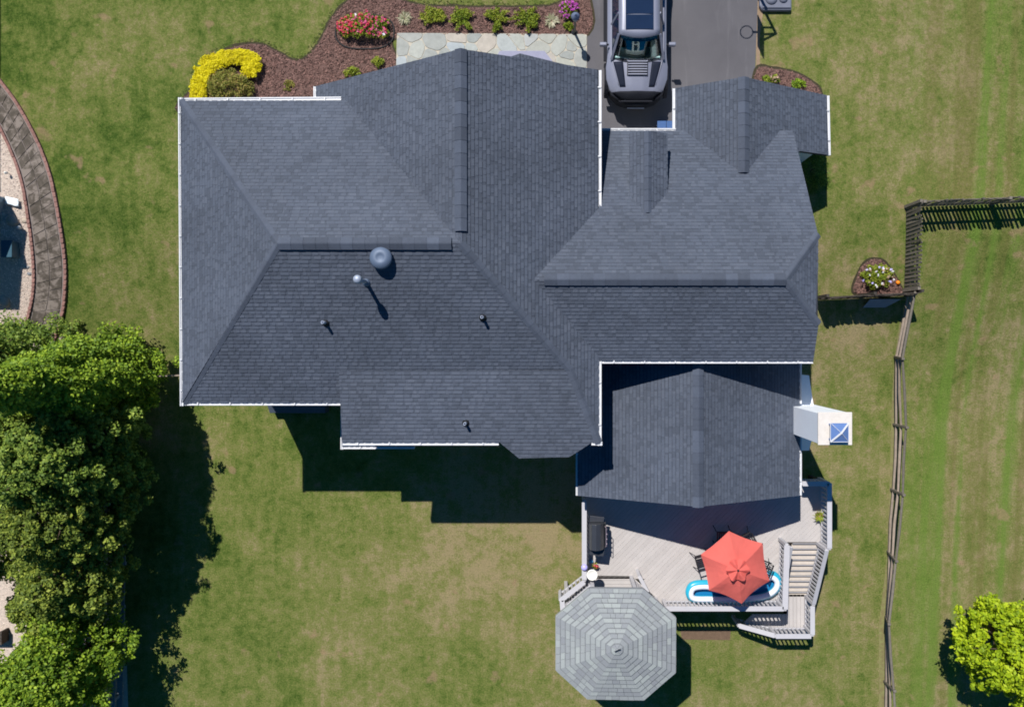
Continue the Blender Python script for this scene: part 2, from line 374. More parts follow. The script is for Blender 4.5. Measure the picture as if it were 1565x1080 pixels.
# ================================================================== SETTING: lawn
def lawn_material():
    m, t, b = nodes('lawn_grass')
    geo = N(t, 'ShaderNodeNewGeometry'); pos = geo.outputs['Position']
    sx = N(t, 'ShaderNodeSeparateXYZ'); t.links.new(pos, sx.inputs[0])
    n1 = nz(t, .16, 3, .5, vec=pos, dist=.4); n2 = nz(t, .75, 5, .62, vec=pos, dist=.5); n3 = nz(t, 3.4, 5, .65, vec=pos); n4 = nz(t, 15, 3, .7, vec=pos); n5 = nz(t, 60, 2, .75, vec=pos)
    # greener, irrigated turf on the far left; drier towards the right
    gx = N(t, 'ShaderNodeMapRange', ins={1: -22., 2: -7., 3: .0, 4: 1.}); t.links.new(sx.outputs[0], gx.inputs[0])
    def mad(a, k, c):
        q = N(t, 'ShaderNodeMath', operation='MULTIPLY_ADD'); t.links.new(a, q.inputs[0]); q.inputs[1].default_value = k
        if isinstance(c, (int, float)): q.inputs[2].default_value = c
        else: t.links.new(c, q.inputs[2])
        return q.outputs[0]
    mpv = N(t, 'ShaderNodeMapping', ins={3: (3.2, .45, 1)}); t.links.new(pos, mpv.inputs[0]); nv = nz(t, 1.0, 4, .6, vec=mpv.outputs[0])
    nL = nz(t, 24, 2, .7, vec=pos)
    s = mad(n1, .75, .5-.375); s = mad(n2, .9, s); s = mad(n3, .85, s); s = mad(n4, .75, s); s = mad(nv, .45, s); s = mad(nL, .5, s)
    off = N(t, 'ShaderNodeMath', operation='ADD', ins={1: -.45-.425-.375-.225-.25-.16}); t.links.new(s, off.inputs[0]); s = mad(gx.outputs[0], .27, off.outputs[0])
    # drier patch behind the house
    vd = N(t, 'ShaderNodeVectorMath', operation='DISTANCE'); t.links.new(pos, vd.inputs[0]); vd.inputs[1].default_value = (-1.9, -7.9, 0)
    dr = N(t, 'ShaderNodeMapRange', ins={1: .8, 2: 5.5, 3: .29, 4: 0.}); t.links.new(vd.outputs['Value'], dr.inputs[0])
    s = mad(dr.outputs[0], 1.0, s)
    col = ramp(t, s, [(.14, (.046, .088, .012)), (.33, (.094, .138, .025)), (.50, (.152, .182, .043)), (.68, (.21, .207, .070)), (.88, (.31, .25, .13))])
    # mowing tracks in the neighbour's field on the right, each a slightly wandering strip of fresher grass
    cx = N(t, 'ShaderNodeCombineXYZ'); jx = mad(n1, .12, sx.outputs[0]); jx = mad(sx.outputs[1], -.055, jx)
    t.links.new(jx, cx.inputs[0]); t.links.new(mad(sx.outputs[1], .03, 0.), cx.inputs[1])
    st = nz(t, 1.5, 3, .5, vec=cx.outputs[0])
    edge = N(t, 'ShaderNodeMapRange', ins={1: 12.6, 2: 14.2}); t.links.new(sx.outputs[0], edge.inputs[0])
    sm = ramp(t, st, [(.5, 0), (.62, 1)]); sd = ramp(t, st, [(.38, 1), (.48, 0)])
    mk = N(t, 'ShaderNodeMath', operation='MULTIPLY'); t.links.new(sm, mk.inputs[0]); t.links.new(edge.outputs[0], mk.inputs[1])
    mk2 = N(t, 'ShaderNodeMath', operation='MULTIPLY', ins={1: .8}); t.links.new(mk.outputs[0], mk2.inputs[0])
    col = mixc(t, mk2.outputs[0], col, (.135, .215, .035))
    md = N(t, 'ShaderNodeMath', operation='MULTIPLY'); t.links.new(sd, md.inputs[0]); t.links.new(edge.outputs[0], md.inputs[1])
    md2 = N(t, 'ShaderNodeMath', operation='MULTIPLY', ins={1: .45}); t.links.new(md.outputs[0], md2.inputs[0])
    col = mixc(t, md2.outputs[0], col, (.150, .135, .042))
    # bare tan spots
    sp = nz(t, 1.15, 2, .5, vec=pos); sp2 = nz(t, 6, 2, .5, vec=pos); spm = ramp(t, mad(sp2, .16, sp), [(.74, 0), (.82, 1)])
    sk = N(t, 'ShaderNodeMath', operation='MULTIPLY', ins={1: .6}); t.links.new(spm, sk.inputs[0])
    col = mixc(t, sk.outputs[0], col, (.33, .22, .13))
    ng = nz(t, 17, 4, .8, vec=pos); gs = mad(n5, .6, mad(ng, .9, -.25)); k2 = N(t, 'ShaderNodeMapRange', ins={1: .25, 2: .75, 3: .66, 4: 1.34}); t.links.new(gs, k2.inputs[0])
    hs = N(t, 'ShaderNodeHueSaturation'); t.links.new(k2.outputs[0], hs.inputs['Value']); t.links.new(col, hs.inputs['Color'])
    t.links.new(hs.outputs[0], b.inputs['Base Color']); b.inputs['Roughness'].default_value = .95; b.inputs['Specular IOR Level'].default_value = .1
    hm = mad(n4, .6, n5); hm = mad(n3, .8, hm); bump(t, b, hm, .75, .06)
    return m
M_LAWN = lawn_material()
mb = MB(); xs = [-220, -60]+[-26+i*.8 for i in range(66)]+[60, 220]; ys = [-220, -60]+[-20+i*.5 for i in range(76)]+[60, 220]
mb.v = [(x, y, gz(y)+.012*noise.noise(Vector((x*.9, y*.9, 0)))*(abs(x) < 26)) for y in ys for x in xs]
nx = len(xs); mb.f = [(j*nx+i, j*nx+i+1, (j+1)*nx+i+1, (j+1)*nx+i) for j in range(len(ys)-1) for i in range(nx-1)]
mb.build('lawn', M_LAWN, kind='structure', smooth=True)

# driveway
def asphalt():
    m, t, b = nodes('asphalt')
    geo = N(t, 'ShaderNodeNewGeometry'); pos = geo.outputs['Position']
    a = nz(t, .5, 4, .6, vec=pos); f = nz(t, 90, 2, .8, vec=pos)
    mp = N(t, 'ShaderNodeMapping', ins={3: (2.2, .28, 1)}); t.links.new(pos, mp.inputs[0]); st = nz(t, 1.0, 4, .6, vec=mp.outputs[0])
    col = ramp(t, a, [(.3, (.080, .076, .084)), (.7, (.104, .099, .108))])
    s = ramp(t, st, [(.58, 0), (.75, .4)]); col = mixc(t, s, col, (.19, .18, .19))
    k = N(t, 'ShaderNodeMapRange', ins={1: .25, 2: .75, 3: .72, 4: 1.28}); t.links.new(f, k.inputs[0])
    hs = N(t, 'ShaderNodeHueSaturation'); t.links.new(k.outputs[0], hs.inputs['Value']); t.links.new(col, hs.inputs['Color'])
    t.links.new(hs.outputs[0], b.inputs['Base Color']); b.inputs['Roughness'].default_value = .9
    bump(t, b, f, .5, .01); return m
M_ASPH = asphalt()
sheet('driveway', [(898, -420), (1160, -420), (1158, 0), (1154, 110), (1154, 225), (897, 225), (897, 60)], .012, M_ASPH, kind='structure')
sheet('bare_soil_strip', [(1154, -420), (1172, -420), (1168, 0), (1162, 60), (1164, 118), (1154, 118)], .006, mat('bare_earth', (.24, .17, .11), .95, .3, 6, bs=.5), wob=.12, kind='structure')

# planting beds
def bed(name, px, smooth_n=6, edge=.1, chips=0, raw=False):
    out = px if raw else spline(px, smooth_n)
    cx = sum(p[0] for p in out)/len(out); cy = sum(p[1] for p in out)/len(out)
    P = [G(x, y) for x, y in out]; n = len(P)
    # spade-cut edge: flat strip of bare soil, the trench's shade put into its dark colour
    ar = sum(P[i].x*P[(i+1) % n].y-P[(i+1) % n].x*P[i].y for i in range(n)); sg = 1 if ar > 0 else -1
    outer = []
    for i in range(n):
        tt = (P[(i+1) % n]-P[i-1]); tt.z = 0; tt.normalize(); nn = Vector((tt.y, -tt.x, 0))*sg
        outer.append(P[i]+nn*edge*(.6+.8*abs(noise.noise(P[i]*1.7))))
    mb = MB(); mb.add([(p.x, p.y, gz(p.y)+.016) for p in outer]+[(p.x, p.y, gz(p.y)+.016) for p in P], [(i, (i+1) % n, n+(i+1) % n, n+i) if sg > 0 else (n+i, n+(i+1) % n, (i+1) % n, i) for i in range(n)])
    mb.build(name+'_edge', M_SHADESOIL, kind='structure')
    o, pts = sheet(name, out, .022, M_MULCH, kind='structure')
    if chips:
        xs = [p[0] for p in pts]; ys = [p[1] for p in pts]; mb = MB(); k = 0
        while k < chips:
            x = random.uniform(min(xs), max(xs)); y = random.uniform(min(ys), max(ys))
            if not inpoly(x, y, pts): continue
            if y > 12.9: continue
            k += 1
            l = random.uniform(.02, .06); w = random.uniform(.008, .022)
            Mx = Matrix.Translation((x, y, gz(y)+.03)) @ Matrix.Rotation(random.random()*6.28, 4, 'Z') @ Matrix.Rotation(random.uniform(-.5, .5), 4, 'Y')
            vs = [Mx @ Vector(q) for q in ((-l, -w, 0), (l, -w, 0), (l, w, 0), (-l, w, 0), (0, 0, .02))]
            mb.add(vs, [(0, 1, 4), (1, 2, 4), (2, 3, 4), (3, 0, 4)])
        mb.build(name+'_chips', M_CHIP, kind='stuff')['label'] = 'loose wood chips of the '+name.replace('_', ' ')
    return pts
front_bed = bed('front_mulch_bed', [(290, 175), (291, 140), (303, 112), (325, 88), (360, 72), (395, 68), (425, 80), (450, 93), (472, 86), (490, 62), (508, 28), (528, 6), (545, -8), (580, -16), (606, -2), (640, 8), (680, 11), (760, 12), (830, 11), (856, 4), (872, -12), (896, -14), (899, 52), (800, 56), (612, 56), (605, 100), (560, 175)], chips=9000)
bed('garage_mulch_bed', [(1156, 108), (1185, 106), (1215, 112), (1240, 125), (1254, 142), (1250, 175), (1156, 175)], chips=1500)
bed('small_mulch_bed', [(1306, 447), (1309, 425), (1318, 406), (1332, 397), (1347, 398), (1360, 412), (1374, 434), (1376, 448), (1340, 449)], chips=900)

# neighbour's curved path, gravel yard
ro = spline([(-70, 40), (-30, 85), (0, 122), (30, 163), (58, 215), (76, 262), (88, 315), (99, 385), (101, 430), (97, 478), (84, 520)], 6, False)
ri = spline([(-95, 110), (-45, 140), (-8, 180), (17, 228), (34, 275), (44, 330), (51, 385), (53, 430), (48, 470), (34, 520)], 6, False)
def res(P, n):
    P = [Vector((p[0], p[1], 0)) for p in P]; L = [0]
    for a, b in zip(P, P[1:]): L.append(L[-1]+(b-a).length)
    out = []
    for k in range(n):
        s = L[-1]*k/(n-1); i = max(0, min(len(P)-2, next((q for q in range(len(L)-1) if L[q+1] >= s), len(P)-2)))
        out.append(P[i].lerp(P[i+1], (s-L[i])/(L[i+1]-L[i])))
    return out
NR = 33; A = res(ri, NR); B = res(ro, NR)
sheet('gravel_yard', [(-420, -100), (-420, 1500), (160, 1500), (196, 1080), (188, 840), (160, 640), (110, 520), (70, 505)]+[(p[0], p[1]) for p in ri[::-1]], .008, M_GRAVEL, kind='structure')
mb = MB()
for _ in range(13000):
    px = random.uniform(-20, 60) if random.random() < .6 else random.uniform(-20, 190); py = random.uniform(190, 520) if px < 60 and random.random() < .7 else random.uniform(700, 1090)
    if py < 520:
        lim = next((p[0] for p in ri if p[1] >= py), 40)
        if px > lim-1: continue
    g = G(px, py); r = random.uniform(.012, .04)
    th = random.random()*6.28; ca, sa = math.cos(th)*r, math.sin(th)*r
    mb.add([(g.x+ca, g.y+sa, g.z), (g.x-sa*.7, g.y+ca*.7, g.z), (g.x-ca, g.y-sa, g.z), (g.x+sa*.7, g.y-ca*.7, g.z), (g.x, g.y, g.z+r*.8+.01)], [(0, 1, 4), (1, 2, 4), (2, 3, 4), (3, 0, 4)])
mb.build('gravel_pebbles', M_PEB, kind='stuff')['label'] = 'pale pebbles of the gravel yard at the left edge'

pathr = thing('paved_path', 'curved stained concrete paver path with red brick edging at the left edge', 'path', G(75, 400))
sheet('path_bed', [(p.x, p.y) for p in A]+[(p.x, p.y) for p in B[::-1]], .03, mat('path_grout', (.20, .17, .155), .95, .2, 9), kind='structure')
def paver_mat():
    m, t, b = nodes('stained_concrete_paver')
    n1 = nz(t, 3.2, 4, .6, dist=.6); n2 = nz(t, 14, 4, .7); r = N(t, 'ShaderNodeObjectInfo').outputs['Random']
    q = N(t, 'ShaderNodeMath', operation='MULTIPLY_ADD', ins={1: .12}); t.links.new(r, q.inputs[0]); t.links.new(n1, q.inputs[2])
    q2 = N(t, 'ShaderNodeMath', operation='MULTIPLY_ADD', ins={1: .35}); t.links.new(n2, q2.inputs[0]); t.links.new(q.outputs[0], q2.inputs[2])
    col = ramp(t, q2.outputs[0], [(.60, (.062, .050, .037)), (.72, (.092, .074, .058)), (.84, (.20, .165, .14))])
    t.links.new(col, b.inputs['Base Color']); b.inputs['Roughness'].default_value = .9; bump(t, b, n2, .3, .01); return m
M_PAV = paver_mat()
def tile_mesh(name, quad, th, m, parent, gap=.0, base=None):
    c = sum(quad, Vector((0, 0, 0)))/len(quad)
    q = [c+(p-c)*(1-gap/max(.05, (p-c).length)) for p in quad]
    top = [c+(p-c)*(1-.012/max(.05, (p-c).length)) for p in q]; n = len(q)
    vs = [p-c+Vector((0, 0, th)) for p in top]+[p-c+Vector((0, 0, th-.008)) for p in q]+[p-c-Vector((0, 0, .02)) for p in q]
    mb = MB(); mb.add(vs, [tuple(range(n))]+[(n+i, n+(i+1) % n, (i+1) % n, i) for i in range(n)]+[(2*n+i, 2*n+(i+1) % n, n+(i+1) % n, n+i) for i in range(n)])
    ar = sum(q[i].x*q[(i+1) % n].y-q[(i+1) % n].x*q[i].y for i in range(n))
    if ar < 0: mb.f = [f[::-1] for f in mb.f]
    me = mesh_of(mb, name, m); return piece(name, me, parent, c)
for i in range(2, NR-1):
    a0, b0, a1, b1 = A[i], B[i], A[i+1], B[i+1]
    for u0, u1 in ((.09, .5), (.5, .90)):
        q = [a0.lerp(b0, u0), a0.lerp(b0, u1), a1.lerp(b1, u1), a1.lerp(b1, u0)]
        tile_mesh('paver', [G(p.x+random.uniform(-.5, .5), p.y+random.uniform(-.5, .5)) for p in q], .045+random.uniform(0, .008), M_PAV, pathr, gap=.012)
bm = MB().box(-.095, .095, -.05, .05, 0, .09); bme = mesh_of(bm, 'brick', M_BRICK)
for P, off in ((ro, 0), (ri, 0)):
    Q = res(P, 68)
    for a, b in zip(Q[6:], Q[7:]):
        g0, g1 = G(a.x, a.y), G(b.x, b.y); d = g1-g0
        piece('brick', bme, pathr, (g0+g1)/2, math.atan2(d.y, d.x)+random.uniform(-.04, .04), (d.length/.2, 1, random.uniform(.85, 1.1)))

# patio of flagstones (each stone its own irregular piece)
patio = thing('flagstone_patio', 'pale irregular flagstone walk between the shrubs and the front gable', 'patio', G(750, 80))
PP = [G(607, 51), G(897, 53), G(897, 125), G(605, 125)]; PP = [(p.x, p.y) for p in PP]
MB().prism([(x, y, GT+.035) for x, y in PP], .06).build('mortar_bed', M_MORTAR, patio)
def stone_mat():
    m, t, b = nodes('flagstone')
    r = N(t, 'ShaderNodeObjectInfo').outputs['Random']; n2 = nz(t, 5, 5, .65)
    col = ramp(t, r, [(0, (.25, .265, .25)), (.3, (.30, .305, .28)), (.55, (.35, .35, .30)), (.75, (.32, .35, .36)), (1, (.39, .34, .28))])
    k = N(t, 'ShaderNodeMapRange', ins={1: .3, 2: .7, 3: .88, 4: 1.12}); t.links.new(n2, k.inputs[0])
    hs = N(t, 'ShaderNodeHueSaturation'); t.links.new(k.outputs[0], hs.inputs['Value']); t.links.new(col, hs.inputs['Color']); t.links.new(hs.outputs[0], b.inputs['Base Color'])
    b.inputs['Roughness'].default_value = .85; bump(t, b, n2, .3, .02); return m
M_STONE = stone_mat()
px0, px1 = PP[0][0], PP[1][0]; py0, py1 = PP[2][1], PP[0][1]
sites = []
while len(sites) < 44:
    s = (random.uniform(px0, px1), random.uniform(py0, py1))
    if all((s[0]-q[0])**2+(s[1]-q[1])**2 > (.46 if random.random() < .8 else .24)**2*1.0 for q in sites): sites.append(s)
for i, s in enumerate(sites):
    q = list(PP)
    for j, s2 in enumerate(sites):
        if i == j: continue
        nxx, nyy = s2[0]-s[0], s2[1]-s[1]; L = math.hypot(nxx, nyy)
        q = clip_half(q, nxx/L, nyy/L, (nxx*(s[0]+s2[0])/2+nyy*(s[1]+s2[1])/2)/L)
        if len(q) < 3: break
    if len(q) < 3: continue
    # round the corners by one chaikin step
    c = []
    for k in range(len(q)):
        a, b = q[k], q[(k+1) % len(q)]; c += [(a[0]*.82+b[0]*.18, a[1]*.82+b[1]*.18), (a[0]*.18+b[0]*.82, a[1]*.18+b[1]*.82)]
    tile_mesh('flagstone', [Vector((x, y, GT)) for x, y in c], .05+random.uniform(0, .008), M_STONE, patio, gap=.013)
mb = MB().prism([(p.x, p.y, GT+.13) for p in (G(757, 92), G(764, 80), G(832, 80), G(848, 100), G(848, 125), G(757, 125))], .13)
mb.build('entrance_step', M_SLAB, kind=None, label='low lilac grey step on the flagstones below the gable', cat='step', bevel=.01)

# ================================================================== HOUSE
house = thing('house', 'large white sided house under dark charcoal shingle roofs with white gutters', 'house', (-3, 2, 0))
PA = Plane(7.9, 0, -.4456, 0, 2.783); PC = Plane(7.9, 0, .448, 0, 2.783); PB = Plane(7.9, .55, 0, -7.73, 0)
PD = Plane(7.9, .55, 0, -2.656, 0); PE = Plane(7.9, -.521, 0, -2.656, 0)
PS = Plane(6.30, 0, .2046, 0, -.787)
PF = Plane(6.86, 0, -.453, 0, 1.87); PG = Plane(6.86, 0, .453, 0, 1.87); PR = Plane(6.86, -.545, 0, 6.68, 0)
PI = Plane(5.33, .41, 0, 5.856, 0); PJ = Plane(5.33, -.54, 0, 5.856, 0)
PKl = Plane(5.93, .55, 0, 2.784, 0); PKr = Plane(5.93, -.5, 0, 2.784, 0)
PLl = Plane(5.43, .444, 0, 4.409, 0); PLr = Plane(5.43, -.444, 0, 4.409, 0)

def shingle_arr(mb, polys, pl, expo=.118, tab=(.11, .21), th=.011, seed=0):
    gapm = MB(); gap = False
    rr = random.Random(seed); s = math.hypot(pl.gx, pl.gy); ux, uy = pl.gx/s, pl.gy/s; tx, ty = -uy, ux; k = math.sqrt(1+s*s)
    nrm = Vector((-pl.gx, -pl.gy, 1)).normalized()
    for P in polys:
        Q = [((x*tx+y*ty), (x*ux+y*uy)*k) for x, y in P]
        v0 = min(q[1] for q in Q); v1 = max(q[1] for q in Q)
        def span(v):
            v = min(max(v, v0+1e-4), v1-1e-4); X = []
            for i in range(len(Q)):
                a, b = Q[i], Q[(i+1) % len(Q)]
                if (a[1]-v)*(b[1]-v) < 0 or a[1] == v: X.append(a[0]+(b[0]-a[0])*(v-a[1])/(b[1]-a[1]) if b[1] != a[1] else a[0])
            return (min(X), max(X)) if X else None
        row = math.floor(v0/expo)
        while row*expo < v1:
            a, b = max(row*expo, v0), min((row+1)*expo, v1)
            row += 1
            if b-a < .01: continue
            A_, B_ = span(a), span(b)
            if not A_ or not B_: continue
            L, Rr_ = min(A_[0], B_[0]), max(A_[1], B_[1]); u = L-rr.random()*.6; gap = rr.random() < .5
            while u < Rr_:
                gap = not gap; w = rr.uniform(.05, .11) if gap else rr.uniform(.09, .26); ua, ub = u, u+w; u = ub
                def cl(x, S): return min(max(x, S[0]), S[1])
                q = [(cl(ua, A_), a), (cl(ub, A_), a), (cl(ub, B_), b), (cl(ua, B_), b)]
                if abs(q[1][0]-q[0][0]) < .004 and abs(q[2][0]-q[3][0]) < .004: continue
                h = .006 if gap else th+.006
                vs = []
                for i, (uu, vv) in enumerate(q):
                    vv /= k; x = uu*tx+vv*ux; y = uu*ty+vv*uy
                    vs.append(Vector((x, y, pl.z(x, y)))+nrm*(h if i < 2 else .003))
                vs += [vs[0]-nrm*(h+.004), vs[1]-nrm*(h+.004)]
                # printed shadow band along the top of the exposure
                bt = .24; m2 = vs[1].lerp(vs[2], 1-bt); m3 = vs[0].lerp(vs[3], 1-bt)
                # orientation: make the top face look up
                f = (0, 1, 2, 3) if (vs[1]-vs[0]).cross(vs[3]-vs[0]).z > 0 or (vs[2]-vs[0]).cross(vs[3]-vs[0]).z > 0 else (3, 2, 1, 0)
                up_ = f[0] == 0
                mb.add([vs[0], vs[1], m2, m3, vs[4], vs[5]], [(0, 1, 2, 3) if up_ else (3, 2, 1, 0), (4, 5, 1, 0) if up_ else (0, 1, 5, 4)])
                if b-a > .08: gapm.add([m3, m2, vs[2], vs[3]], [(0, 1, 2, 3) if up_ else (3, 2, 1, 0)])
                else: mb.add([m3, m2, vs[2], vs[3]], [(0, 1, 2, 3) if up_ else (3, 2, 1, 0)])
    return gapm
def slope(polys, pl, th=.16, seed=0, parent=None, mt=M_SH, tab=(.11, .21), expo=.118):
    parent = parent or house
    d = MB()
    for P in polys: d.prism([pl.at(x, y)-Vector((0, 0, .004)) for x, y in P], th)
    o = d.build('roof_slope', M_DECKING, parent)
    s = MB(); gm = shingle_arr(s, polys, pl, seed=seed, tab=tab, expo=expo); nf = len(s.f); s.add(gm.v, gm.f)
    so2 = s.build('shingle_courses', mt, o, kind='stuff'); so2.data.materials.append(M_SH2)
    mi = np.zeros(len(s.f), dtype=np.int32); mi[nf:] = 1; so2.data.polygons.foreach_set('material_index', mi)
    return o
def hp(pl, px, py): v = pl.hit(px, py); return (v.x, v.y)
XBt, XBb, X520 = hp(PA, 276, 155)[0], hp(PC, 280, 615)[0], -6.5
eA = hp(PA, 300, 154)[1]; eC = hp(PC, 400, 615)[1]
slope([[(XBt, eA), (-7.73, 2.783), (-2.656, 2.783), (-6.0, eA)]], PA, seed=1)
slope([[(XBt, eA), (XBb, eC), (-7.73, 2.783)]], PB, seed=2)
slope([[(-7.73, 2.783), (X520, eC*1.0), (XBb, eC)], [(-7.73, 2.783), (-2.656, 2.783), (.415, -.787), (X520, -.787), (X520, eC)]], PC, seed=3)
eS = hp(PS, 700, 676)[1]; b1 = hp(PS, 764, 676); b2 = hp(PS, 793, 700); b3 = hp(PS, 871, 698); b4 = hp(PS, 904, 676); sl_ = hp(PS, 523, 676)[0]
slope([[(X520, -.787), (sl_, eS), (1.298, eS), (.415, -.787)], [b1, b2, b3, b4]], PS, seed=4)
fD = hp(PD, 483, 132); fR = (-2.656, PD.hit(704, 75)[1]); fE = hp(PE, 915, 107)
slope([[fD, (fD[0], 6.9), (-2.656, 2.783), fR]], PD, seed=5)
slope([[fR, (-2.656, 2.783), (.415, -.787), (1.298, eS), (fE[0], fE[1])]], PE, seed=6)
f1 = hp(PF, 1213, 205); eF = hp(PF, 970, 200)[1]; f2 = hp(PF, 1250, 358); g1 = hp(PG, 1251, 495); g2 = hp(PG, 1243, 551); eG = g2[1]
slope([[(-.7, eF), (-.7, 1.87), (6.68, 1.87), f2, (f1[0], f1[1]), (f1[0]-.03, eF)]], PF, seed=7)
slope([[(-.7, 1.87), (-.7, eG), g2, g1, (6.68, 1.87)]], PG, seed=8)
slope([[(6.68, 1.87), f2, g1]], PR, seed=9)
pk = hp(PI, 1136, 118)[1]; iL = hp(PI, 1032, 135); jR = hp(PJ, 1264, 146); jB = hp(PJ, 1266, 237)
yv = 5.15
slope([[(5.856, pk), iL, (iL[0], eF-.25), (5.856, yv)]], PI, seed=10)
slope([[(5.856, pk), (5.856, yv), hp(PJ, 1222, 231), jB, jR]], PJ, seed=11)
slope([[(2.784, 6.47), (2.784, 3.85), (2.258, 4.5), (2.258, 6.47)]], PKl, th=.09, seed=12)
slope([[(2.784, 6.47), (3.43, 6.47), (3.43, 4.5), (2.784, 3.85)]], PKr, th=.09, seed=13)
lp = PLl.hit(1066, 774)[1]; lL = hp(PLl, 883, 757); lR = hp(PLr, 1222, 757)
slope([[(4.409, -.60), (lL[0], -.60), lL, (4.409, lp)]], PLl, seed=14)
slope([[(4.409, -.60), (4.409, lp), lR, (lR[0], -.60)]], PLr, seed=15)
# low one-storey roof stub behind, with its own gutter
PT = Plane(3.98, 0, .16, 0, hp(Plane(3.95), 560, 683)[1])
tx0, ty0 = hp(PT, 523, 682); tx1 = hp(PT, 633, 682)[0]
slope([[(tx0, ty0), (tx1, ty0), (tx1, ty0+.9), (tx0, ty0+.9)]], PT, th=.1, seed=16)
# porch gable peeking past the front gable
PMl = Plane(4.1, .45, 0, W(795, 82, 4.1).x, 0); PMr = Plane(4.1, -.4, 0, W(795, 82, 4.1).x, 0); mx, my = W(795, 82, 4.1).x, W(795, 82, 4.1).y
slope([[(mx, my), (mx, my-1.7), (mx-1.5, my-1.7), (mx-1.5, my-.25)]], PMl, th=.1, seed=17)
slope([[(mx, my), (mx+1.5, my-.15), (mx+1.5, my-1.7), (mx, my-1.7)]], PMr, th=.1, seed=18)

# ridge and hip caps: one folded shingle after another
def caps(P0, P1, plA, plB, w=.15, raise_=.035, plen=.34, lift=.01, name='ridge_cap'):
    P0, P1 = Vector(P0), Vector(P1); t = (P1-P0); L = t.length; t.normalize(); n = max(1, int(L/plen)); pl_ = L/n
    side = []
    for pl in (plA, plB):
        nn = Vector((-pl.gx, -pl.gy, 1)).normalized(); s = nn.cross(t); s.normalize(); side.append((s, nn))
    # choose outward direction: away from the other plane (downhill side)
    sA, nA = side[0]; sB, nB = side[1]
    if sA.z > 0: sA = -sA
    if sB.z > 0: sB = -sB
    if sA.z > -1e-3 or (sA.dot(sB) > .9): sA = -sB
    up = (nA+nB).normalized()
    vs = []
    for e, h in ((-.5*pl_, raise_), (.5*pl_+.02, raise_+lift)):
        c = t*e
        vs += [c+sA*w+nA*h, c+sA*.02+up*(h+.012), c+sB*.02+up*(h+.012), c+sB*w+nB*h, c+sB*w-nB*.01, c+sA*w-nA*.01]
    mb = MB(); mb.add(vs, [(0, 1, 7, 6), (1, 2, 8, 7), (2, 3, 9, 8), (3, 4, 10, 9), (5, 0, 6, 11), (5, 4, 3, 2, 1, 0), (6, 7, 8, 9, 10, 11)])
    me = mesh_of(mb, name, M_CAP if name == 'ridge_cap' else M_HIP)
    import bmesh
    b = bmesh.new(); b.from_mesh(me); bmesh.ops.recalc_face_normals(b, faces=b.faces); b.to_mesh(me); b.free()
    for i in range(n): piece(name, me, house, P0+t*pl_*(i+.5))
Z = lambda v, pl: Vector((v[0], v[1], pl.z(v[0], v[1])))
caps((-7.73, 2.783, 7.9), W(689, 372, 7.9), PA, PC, .16, .06)
caps((-2.656, fR[1], 7.9), W(704, 352, 7.9), PD, PE, .16, .06)
caps((-.35, 1.87, 6.86), (6.68, 1.87, 6.86), PF, PG, .16, .06)
caps((5.856, pk, 5.33), (5.856, 5.35, 5.33), PI, PJ, .17, .05)
caps((4.409, -.62, 5.43), (4.409, lp, 5.43), PLl, PLr, .16, .06)
caps((2.784, 6.47, 5.93), (2.784, 4.0, 5.93), PKl, PKr, .11, .02)
for a, b, p1, p2 in (((-7.73, 2.783, 7.9), Z((XBb, eC), PC), PB, PC), ((-7.73, 2.783, 7.9), Z((XBt, eA), PA), PA, PB),
                     ((-2.656, 2.783, 7.9), Z((.415, -.787), PC), PC, PE), (Z((.415, -.787), PS), Z((1.298, eS), PS), PS, PE),
                     ((6.68, 1.87, 6.86), Z(f2, PF), PF, PR), ((6.68, 1.87, 6.86), Z(g1, PG), PG, PR)):
    caps(a, b, p1, p2, .12, .014, .3, .006, 'hip_cap')

# gutters: open troughs with hangers
def gutter(a, b, out, w=.11, drop=.02, parent=None, hang=True):
    w *= .78
    a, b = Vector(a), Vector(b); t = (b-a).normalized(); o = Vector((out[0], out[1], 0)); up = Vector((0, 0, 1)); mb = MB()
    prof = [(0, -drop), (0, -.13-drop), (w*.7, -.13-drop), (w, -.04-drop), (w, -drop+.004), (w-.03, -drop+.004), (w-.032, -.012-drop), (w*.66, -.024-drop), (.02, -.024-drop), (.02, -drop)]
    n = len(prof); vs = [p+o*x+up*z for p in (a, b) for x, z in prof]
    mb.add(vs, [(i, (i+1) % n, n+(i+1) % n, n+i) for i in range(n)]+[tuple(range(n))[::-1], tuple(range(n, 2*n))])
    if hang:
        L = (b-a).length; k = int(L/.9)
        for i in range(k):
            c = a+t*(i+.5)*L/k; mb.bar(c-o*.06+up*.004, c+o*(w-.01)+up*.004, .035, .012)
    # fascia, white board behind the trough
    mb.bar(a-o*.012-up*.1, b-o*.012-up*.1, .02, .18)
    return mb.build('gutter', M_GUT, parent or house)
def gx(pl, p, q, out, **k): return gutter(Z(p, pl), Z(q, pl), out, **k)
gx(PA, (XBt-.05, eA), hp(PA, 521, 152), (0, 1)); gx(PB, (XBt, eA+.1), (XBb, eC-.1), (-1, 0)); gx(PC, (XBb-.05, eC), (X520, eC), (0, -1))
gx(PD, (fD[0], fD[1]), (fD[0], eA+.12), (-1, 0))
gx(PE, fE, hp(PE, 915, 318), (1, 0)); gx(PE, (1.298, eG-.02), (1.298, eS-.1), (1, 0)); gx(PS, hp(PS, 904, 676), (1.41, eS), (0, -1), hang=False); gx(PS, (sl_, eS), hp(PS, 762, 676), (0, -1))
gx(PF, (hp(PF, 917, 200)[0], eF), hp(PF, 1033, 200), (0, 1)); gx(PI, (iL[0]-.0, eF+.12), iL, (-1, 0)); gx(PJ, jR, jB, (1, 0))
